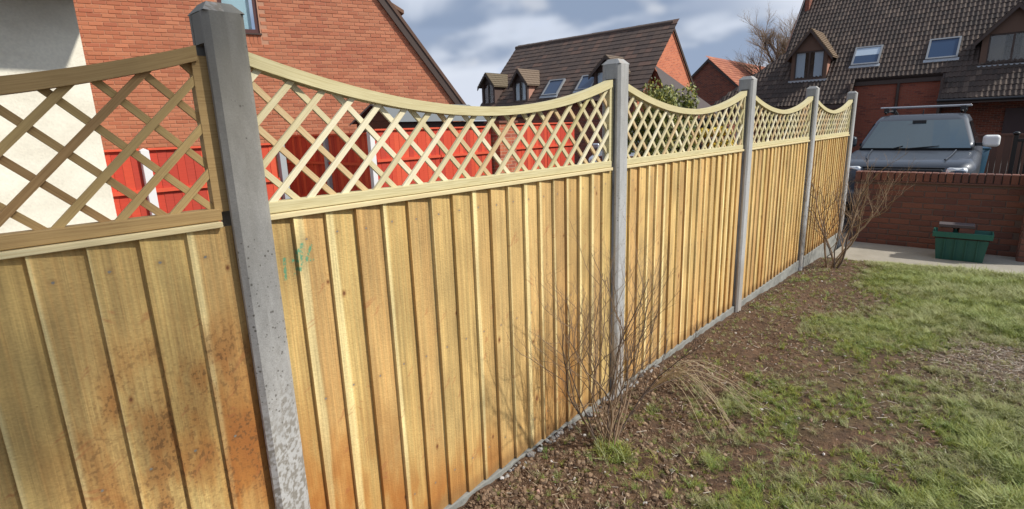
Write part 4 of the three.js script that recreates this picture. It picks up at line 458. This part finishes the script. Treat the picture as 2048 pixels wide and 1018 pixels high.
shrub('front bare shrub fanning out in front of the second concrete post', [0.25, gy(0.25, -1.40), -1.40], 61, 18, [barkC, barkA, barkB], { r: 0.0052, kids: 6, bend: 0.42, lift: 0.16, spread: 0.85, ratio: 0.48, max: 4, seg: 10, shrink: 0.55 }, (s, rd) => { const a = (s / 17 - 0.5) * 1.7 + (rd() - 0.5) * 0.2; return [(rd() - 0.5) * 0.35 + Math.sin(a) * 0.25, 0.72 + 0.5 * Math.cos(a), -Math.sin(a) * 1.05 - 0.05, 0.62 + 0.32 * rd() + 0.05 * Math.cos(a)]; });
shrub('back bare shrub with dark stems at the far end of the fence', [0.24, gy(0.24, -6.05), -6.05], 77, 9, [barkB, barkC, barkA], { r: 0.0105, kids: 6, bend: 0.5, lift: 0.2, spread: 0.9, ratio: 0.5, max: 4, seg: 9, shrink: 0.5 }, (s, rd) => { const a = (s / 8 - 0.44) * 1.4; return [Math.sin(a) * 0.7 + 0.1, 0.95, (rd() - 0.5) * 0.9, 0.9 + 0.35 * rd()]; });
{ // dry stalks arching over the soil
  const rd = rng(90), o = thing('dry_stalks', 'clump of dry straw coloured stalks arching over the bare soil', 'dead plant', [0.16, gy(0.16, -2.0), -2.05]);
  for (let k = 0; k < 20; k++) { const a = -0.75 + 1.35 * rd(), len = 0.25 + 0.4 * rd(), rise = 0.10 + 0.12 * rd(), pts = []; const dx = Math.cos(a), dz = Math.sin(a) * 0.9; for (let i = 0; i <= 9; i++) { const t = i / 9, x = dx * len * t + (rd() - 0.5) * 0.008, z = dz * len * t - 0.1 + 0.2 * (k % 5) / 5, y = 0.02 + rise * Math.sin(Math.min(1, t * 1.05) * Math.PI) * (1 - 0.4 * t) + 0.012; pts.push(new THREE.Vector3(x, y + gy(0.16 + x, -2.05 + z) - gy(0.16, -2.0), z)); } part('stalk', tube(pts, 0.0022, 0.001, 4), straw, o); }
}
// leafy masses
function leafCloud(n, rd, place, size, cols, mat) {
  const leaf = new THREE.PlaneGeometry(1, 0.55, 2, 1); { const p = leaf.attributes.position; for (let i = 0; i < p.count; i++) { if (Math.abs(p.getX(i)) > 0.4) p.setY(i, p.getY(i) * 0.2); p.setZ(i, -0.18 * Math.abs(p.getY(i))); } leaf.computeVertexNormals(); }
  const im = new THREE.InstancedMesh(leaf, mat, n), M = new THREE.Matrix4(), q = new THREE.Quaternion(), e = new THREE.Euler(), c = new THREE.Color(); for (let i = 0; i < n; i++) { const p = place(rd); e.set(rd() * 6, rd() * 6, rd() * 6); const s = size * (0.6 + 0.8 * rd()); M.compose(p, q.setFromEuler(e), new THREE.Vector3(s, s, s)); im.setMatrixAt(i, M); const a = cols[Math.floor(rd() * cols.length)], k = 0.75 + 0.5 * rd(); im.setColorAt(i, c.setRGB(a[0] * k, a[1] * k, a[2] * k)); } im.castShadow = im.receiveShadow = true; return im;
}
const leafMat = new THREE.MeshPhysicalMaterial({ color: 0xffffff, roughness: 0.6, side: THREE.DoubleSide, transmission: 0.3, thickness: 0 });
function bush(name, label, cat, P, seed, n, lobes, size, cols, stemH) {
  const rd = rng(seed), o = thing(name, label, cat, P); const im = leafCloud(n, rd, (r) => { const l = lobes[Math.floor(r() * lobes.length)]; const u = r() * 6.283, v = Math.acos(2 * r() - 1), k = Math.pow(r(), 0.45); return new THREE.Vector3(l[0] + l[3] * k * Math.sin(v) * Math.cos(u), l[1] + l[4] * k * Math.cos(v), l[2] + l[3] * k * Math.sin(v) * Math.sin(u)); }, size, cols, leafMat); im.name = 'foliage'; o.add(stuff(im));
  for (let k = 0; k < 5; k++) part('stem', tube([new THREE.Vector3((rd() - 0.5) * 0.2, 0, (rd() - 0.5) * 0.2), new THREE.Vector3((rd() - 0.5) * 0.5, stemH * 0.5, (rd() - 0.5) * 0.5), new THREE.Vector3((rd() - 0.5) * 1.1, stemH, (rd() - 0.5) * 0.9)], 0.03, 0.008, 6), barkB, o); return o;
}
{ const L = [], r = rng(4); for (let k = 0; k < 46; k++) { const h = r(); L.push([(r() - 0.5) * 1.7 * (1.1 - h * 0.45) + 0.1, 0.3 + h * 2.1, (r() - 0.5) * 1.3, 0.2 + 0.16 * r(), 0.24 + 0.2 * r()]); } bush('evergreen_bush', 'tall yellow-green evergreen bush showing above the second trellis arch', 'bush', [-4.5, -0.22, -11.0], 12, 15000, L, 0.08, [[0.25, 0.27, 0.04], [0.15, 0.18, 0.035], [0.38, 0.36, 0.06], [0.09, 0.11, 0.03]], 1.7); }
{ const L = [], r = rng(14); for (let k = 0; k < 16; k++) { const up = k % 2; L.push([(up ? -0.15 : 0.25) + (r() - 0.5) * (up ? 0.75 : 0.8), up ? 1.53 + 0.1 * r() : 1.2 + 0.1 * r(), 0.1 + (r() - 0.5) * 0.4, 0.16, 0.1]); } bush('forsythia', 'yellow flowering shrub seen through the second trellis', 'shrub', [-3.85, -0.25, -13.0], 15, 6500, L, 0.06, [[0.82, 0.60, 0.04], [0.85, 0.66, 0.08], [0.70, 0.48, 0.04], [0.2, 0.22, 0.04]], 1.3); }
{ const L = [], r = rng(24); for (let k = 0; k < 34; k++) L.push([(r() - 0.5) * 5.4, 0.5 + 1.35 * r(), (r() - 0.5) * 0.6, 0.34, 0.3]); bush('dark_hedge', 'dark low hedge in the shade behind the yellow shrub', 'hedge', [-4.2, -0.25, -15.5], 25, 15000, L, 0.08, [[0.03, 0.045, 0.02], [0.05, 0.055, 0.025], [0.06, 0.045, 0.035]], 1.0); }
{ // tree added out of frame: thin crown placed to shade the nearest panel
  const L = [], r = rng(55); for (let k = 0; k < 26; k++) { const u = r() * 6.283, v = Math.acos(2 * r() - 1), q = 0.9 * Math.sqrt(r()); L.push([q * Math.sin(v) * Math.cos(u), 5.4 + 1.2 * q * Math.cos(v), q * Math.sin(v) * Math.sin(u), 0.3, 0.34]); }
  bush('added_shade_tree', 'added tree with thin foliage out of frame, shading the nearest panel', 'tree', [4.0, 0, -1.0], 56, 3300, L, 0.085, [[0.10, 0.13, 0.04], [0.14, 0.15, 0.05]], 5.3);
}
{ // bare tree behind the chalet roof
  const rd = rng(33), o = thing('bare_tree', 'tall leafless tree behind the left end of the big tiled roof', 'tree', [-12.0, -0.3, -46]), out = { max: 5 }; grow(rd, new THREE.Vector3(0, 0, 0), new THREE.Vector3(0.02, 1, 0), 7.0, 0.30, 0, out, { bend: 0.14, lift: 0.25, kids: 11, spread: 0.95, ratio: 0.6, seg: 8, shrink: 0.52 });
  part('trunk', out[0][0], barkB, o); out[1].forEach((g) => part('limb', g, barkB, o)); part('branches', mergeGeometries(out[2]), barkB, o); for (let k = 3; k < 5; k++) if (out[k]) stuff(part('twigs', mergeGeometries(out[k]), barkA, o));
}

// ---------------------------------------------------------------- ground cover
const blade = (() => { // three variants of a grass tuft
  return [0, 1, 2].map((v) => { const rd = rng(200 + v), pos = [], idx = []; for (let b = 0; b < 13; b++) { const a = rd() * 6.283, lean = 0.25 + 1.1 * rd(), h = 0.5 + 0.6 * rd(), w = 0.028 + 0.024 * rd(), bx = (rd() - 0.5) * 0.5, bz = (rd() - 0.5) * 0.5, ca = Math.cos(a), sa = Math.sin(a), n = pos.length / 3; for (let i = 0; i <= 3; i++) { const t = i / 3, out = lean * t * t * h, y = h * t * (1 - 0.3 * t * lean * 0.6), ww = w * (1 - t * 0.9), x = bx + ca * out, z = bz + sa * out; pos.push(x - sa * ww, y, z + ca * ww, x + sa * ww, y, z - ca * ww); if (i) { const k = n + 2 * i; idx.push(k - 2, k - 1, k + 1, k - 2, k + 1, k); } } } const g = new THREE.BufferGeometry(); g.setAttribute('position', new THREE.Float32BufferAttribute(pos, 3)); g.setIndex(idx); g.computeVertexNormals(); return g; });
})();
const grassMat = new THREE.MeshPhysicalMaterial({ color: 0xffffff, roughness: 0.65, side: THREE.DoubleSide, transmission: 0.25, thickness: 0 });
{
  const rd = rng(321), sets = [[], [], []], M = new THREE.Matrix4(), q = new THREE.Quaternion(), e = new THREE.Euler(), c = new THREE.Color(); let tries = 0;
  while (sets[0].length + sets[1].length + sets[2].length < 42000 && tries++ < 700000) {
    const z = -0.35 - 6.5 * Math.pow(rd(), 1.15), x = 0.02 + 2.7 * rd(); if (x > 2.0 - z * 0.05) continue; const g = lush(x, z), edge = z < -6.82 ? 0 : 1; if (!edge || rd() > Math.pow(g, 1.2) * 1.05 + 0.04) continue; const dry = fbm(x * 4 + 20, z * 4, 3);
    const s = (0.013 + 0.018 * rd() + 0.042 * g * g * Math.pow(rd(), 1.5) * sst(0.8, 1.4, x) + (z < -5.2 ? 0.010 * g : 0)) * (x < 0.45 ? 0.8 : 1); sets[Math.floor(rd() * 3)].push([x, gy(x, z) - 0.003, z, s, rd(), dry, g, rd()]);
  }
  // tufts at the foot of the front shrub
  for (let k = 0; k < 40; k++) { const a = rd() * 6.28, r = 0.08 * Math.sqrt(rd()), x = 0.30 + r * Math.cos(a) * 0.9, z = -1.36 + r * Math.sin(a); sets[k % 3].push([x, gy(x, z) - 0.004, z, 0.03 + 0.025 * rd(), rd(), 0.4, 0.5, rd()]); }
  sets.forEach((L, v) => { const im = new THREE.InstancedMesh(blade[v], grassMat, L.length); L.forEach(([x, y, z, s, r, dry, g, r2], i) => { M.compose(new THREE.Vector3(x, y, z), q.setFromEuler(e.set((r - 0.5) * 0.5, r2 * 6.283, (r2 - 0.5) * 0.5)), new THREE.Vector3(s * 1.55, s * (0.95 + 0.6 * r), s * 1.55)); im.setMatrixAt(i, M); let k = mix3([0.15, 0.235, 0.03], [0.37, 0.38, 0.06], r2); k = mix3(k, [0.38, 0.35, 0.18], sst(0.45, 0.72, dry + (r - 0.5) * 0.5) * 0.75); k = mix3(k, [0.36, 0.40, 0.12], g > 0.6 ? r * 0.6 : 0); im.setColorAt(i, c.setRGB(...k)); }); im.name = numbered('lawn_grass'); im.castShadow = im.receiveShadow = true; im.userData = { kind: 'stuff', label: ['patchy green lawn grass on the right', 'green grass tufts scattered over the soil', 'short grass blades mixed through the lawn'][v], category: 'grass' }; scene.add(im); });
}
function scatter(name, label, category, n, seed, geo, mat, place, cols) {
  const rd = rng(seed), im = new THREE.InstancedMesh(geo, mat, n), M = new THREE.Matrix4(), q = new THREE.Quaternion(), e = new THREE.Euler(), c = new THREE.Color(); for (let i = 0; i < n; i++) { const [x, z, s, up, flat] = place(rd); M.compose(new THREE.Vector3(x, gy(x, z) + up, z), q.setFromEuler(flat ? e.set((rd() - 0.5) * 0.5, rd() * 6.28, (rd() - 0.5) * 0.5) : e.set(rd() * 6, rd() * 6, rd() * 6)), Array.isArray(s) ? new THREE.Vector3(...s) : new THREE.Vector3(s, s * (0.6 + 0.3 * rd()), s * (0.8 + 0.4 * rd()))); im.setMatrixAt(i, M); const a = cols[Math.floor(rd() * cols.length)], k = 0.75 + 0.5 * rd(); im.setColorAt(i, c.setRGB(a[0] * k, a[1] * k, a[2] * k)); } im.name = numbered(name); im.castShadow = im.receiveShadow = true; im.userData = { kind: 'stuff', label, category }; scene.add(im);
}
const crumb = (() => { const g = new THREE.IcosahedronGeometry(1, 1), p = g.attributes.position; for (let i = 0; i < p.count; i++) { const x = p.getX(i), y = p.getY(i), z = p.getZ(i), k = 0.45 + 1.1 * fbm(x * 2.3 + 5 + z * 1.1, y * 2.3 + z * 1.7 + 9, 3); p.setXYZ(i, x * k, y * k, z * k); } g.computeVertexNormals(); return g; })();
const soilMat = std(0xffffff, 0.98), soilCols = [[0.16, 0.102, 0.062], [0.20, 0.13, 0.08], [0.11, 0.072, 0.046], [0.26, 0.18, 0.115]];
const bare = (rd, f) => { for (let k = 0; k < 40; k++) { const z = -0.35 - 6.3 * Math.pow(rd(), 1.4), x = 0.0 + 2.1 * Math.pow(rd(), 1.3); if (rd() < f(x, z)) return [x, z]; } return [0.1, -1]; };
scatter('soil_crumbs', 'crumbs and clods of brown soil along the foot of the fence', 'soil', 34000, 401, crumb, soilMat, (rd) => { const [x, z] = bare(rd, (a, b) => Math.max(0, 1 - lush(a, b) * 1.3) * (a < 0.7 ? 1 : 0.5)); const big = x < 0.75 && z > -2.6 ? 1 : 0.55, s = (0.0018 + 0.0105 * Math.pow(rd(), 7)) * big + 0.0008; return [x, z, s, 0]; }, soilCols);
scatter('stones', 'small pale stones and mortar crumbs lying on the soil', 'stones', 700, 402, crumb, std(0xffffff, 0.9), (rd) => { const [x, z] = bare(rd, (a, b) => 1 - 0.8 * lush(a, b)); const s = 0.0025 + 0.006 * Math.pow(rd(), 3); return [x, z, s, s * 0.4]; }, [[0.5, 0.46, 0.42], [0.36, 0.32, 0.28], [0.42, 0.26, 0.2]]);
scatter('mortar_lumps', 'grey mortar lumps along the gravel board by the front shrub', 'rubble', 80, 403, crumb, std(0xffffff, 0.95), (rd) => { const z = -0.9 - 1.5 * rd(), s = 0.006 + 0.014 * rd() * rd(); return [-0.012 + 0.035 * rd() * rd(), z, s, s * 0.5]; }, [[0.38, 0.37, 0.36], [0.30, 0.29, 0.28], [0.22, 0.2, 0.18]]);
scatter('dry_litter', 'dead straw and twig bits scattered over soil and lawn', 'litter', 6500, 404, new THREE.BoxGeometry(1, 1, 1), std(0xffffff, 0.95), (rd) => { const z = -0.35 - 6.3 * Math.pow(rd(), 1.3), pat = rd() < 0.45, x = pat ? 1.6 + (rd() + rd() - 1) * 0.55 : 0.05 + 2.0 * rd(), zz = pat ? -3.75 + (rd() + rd() - 1) * 0.65 : z; return [x, zz, [0.015 + 0.05 * rd() * rd(), 0.0015, 0.0016 + 0.0016 * rd()], 0.004 + 0.008 * rd(), true]; }, [[0.34, 0.27, 0.19], [0.24, 0.17, 0.11], [0.17, 0.11, 0.07], [0.46, 0.40, 0.33]]);

renderer.render(scene, camera);
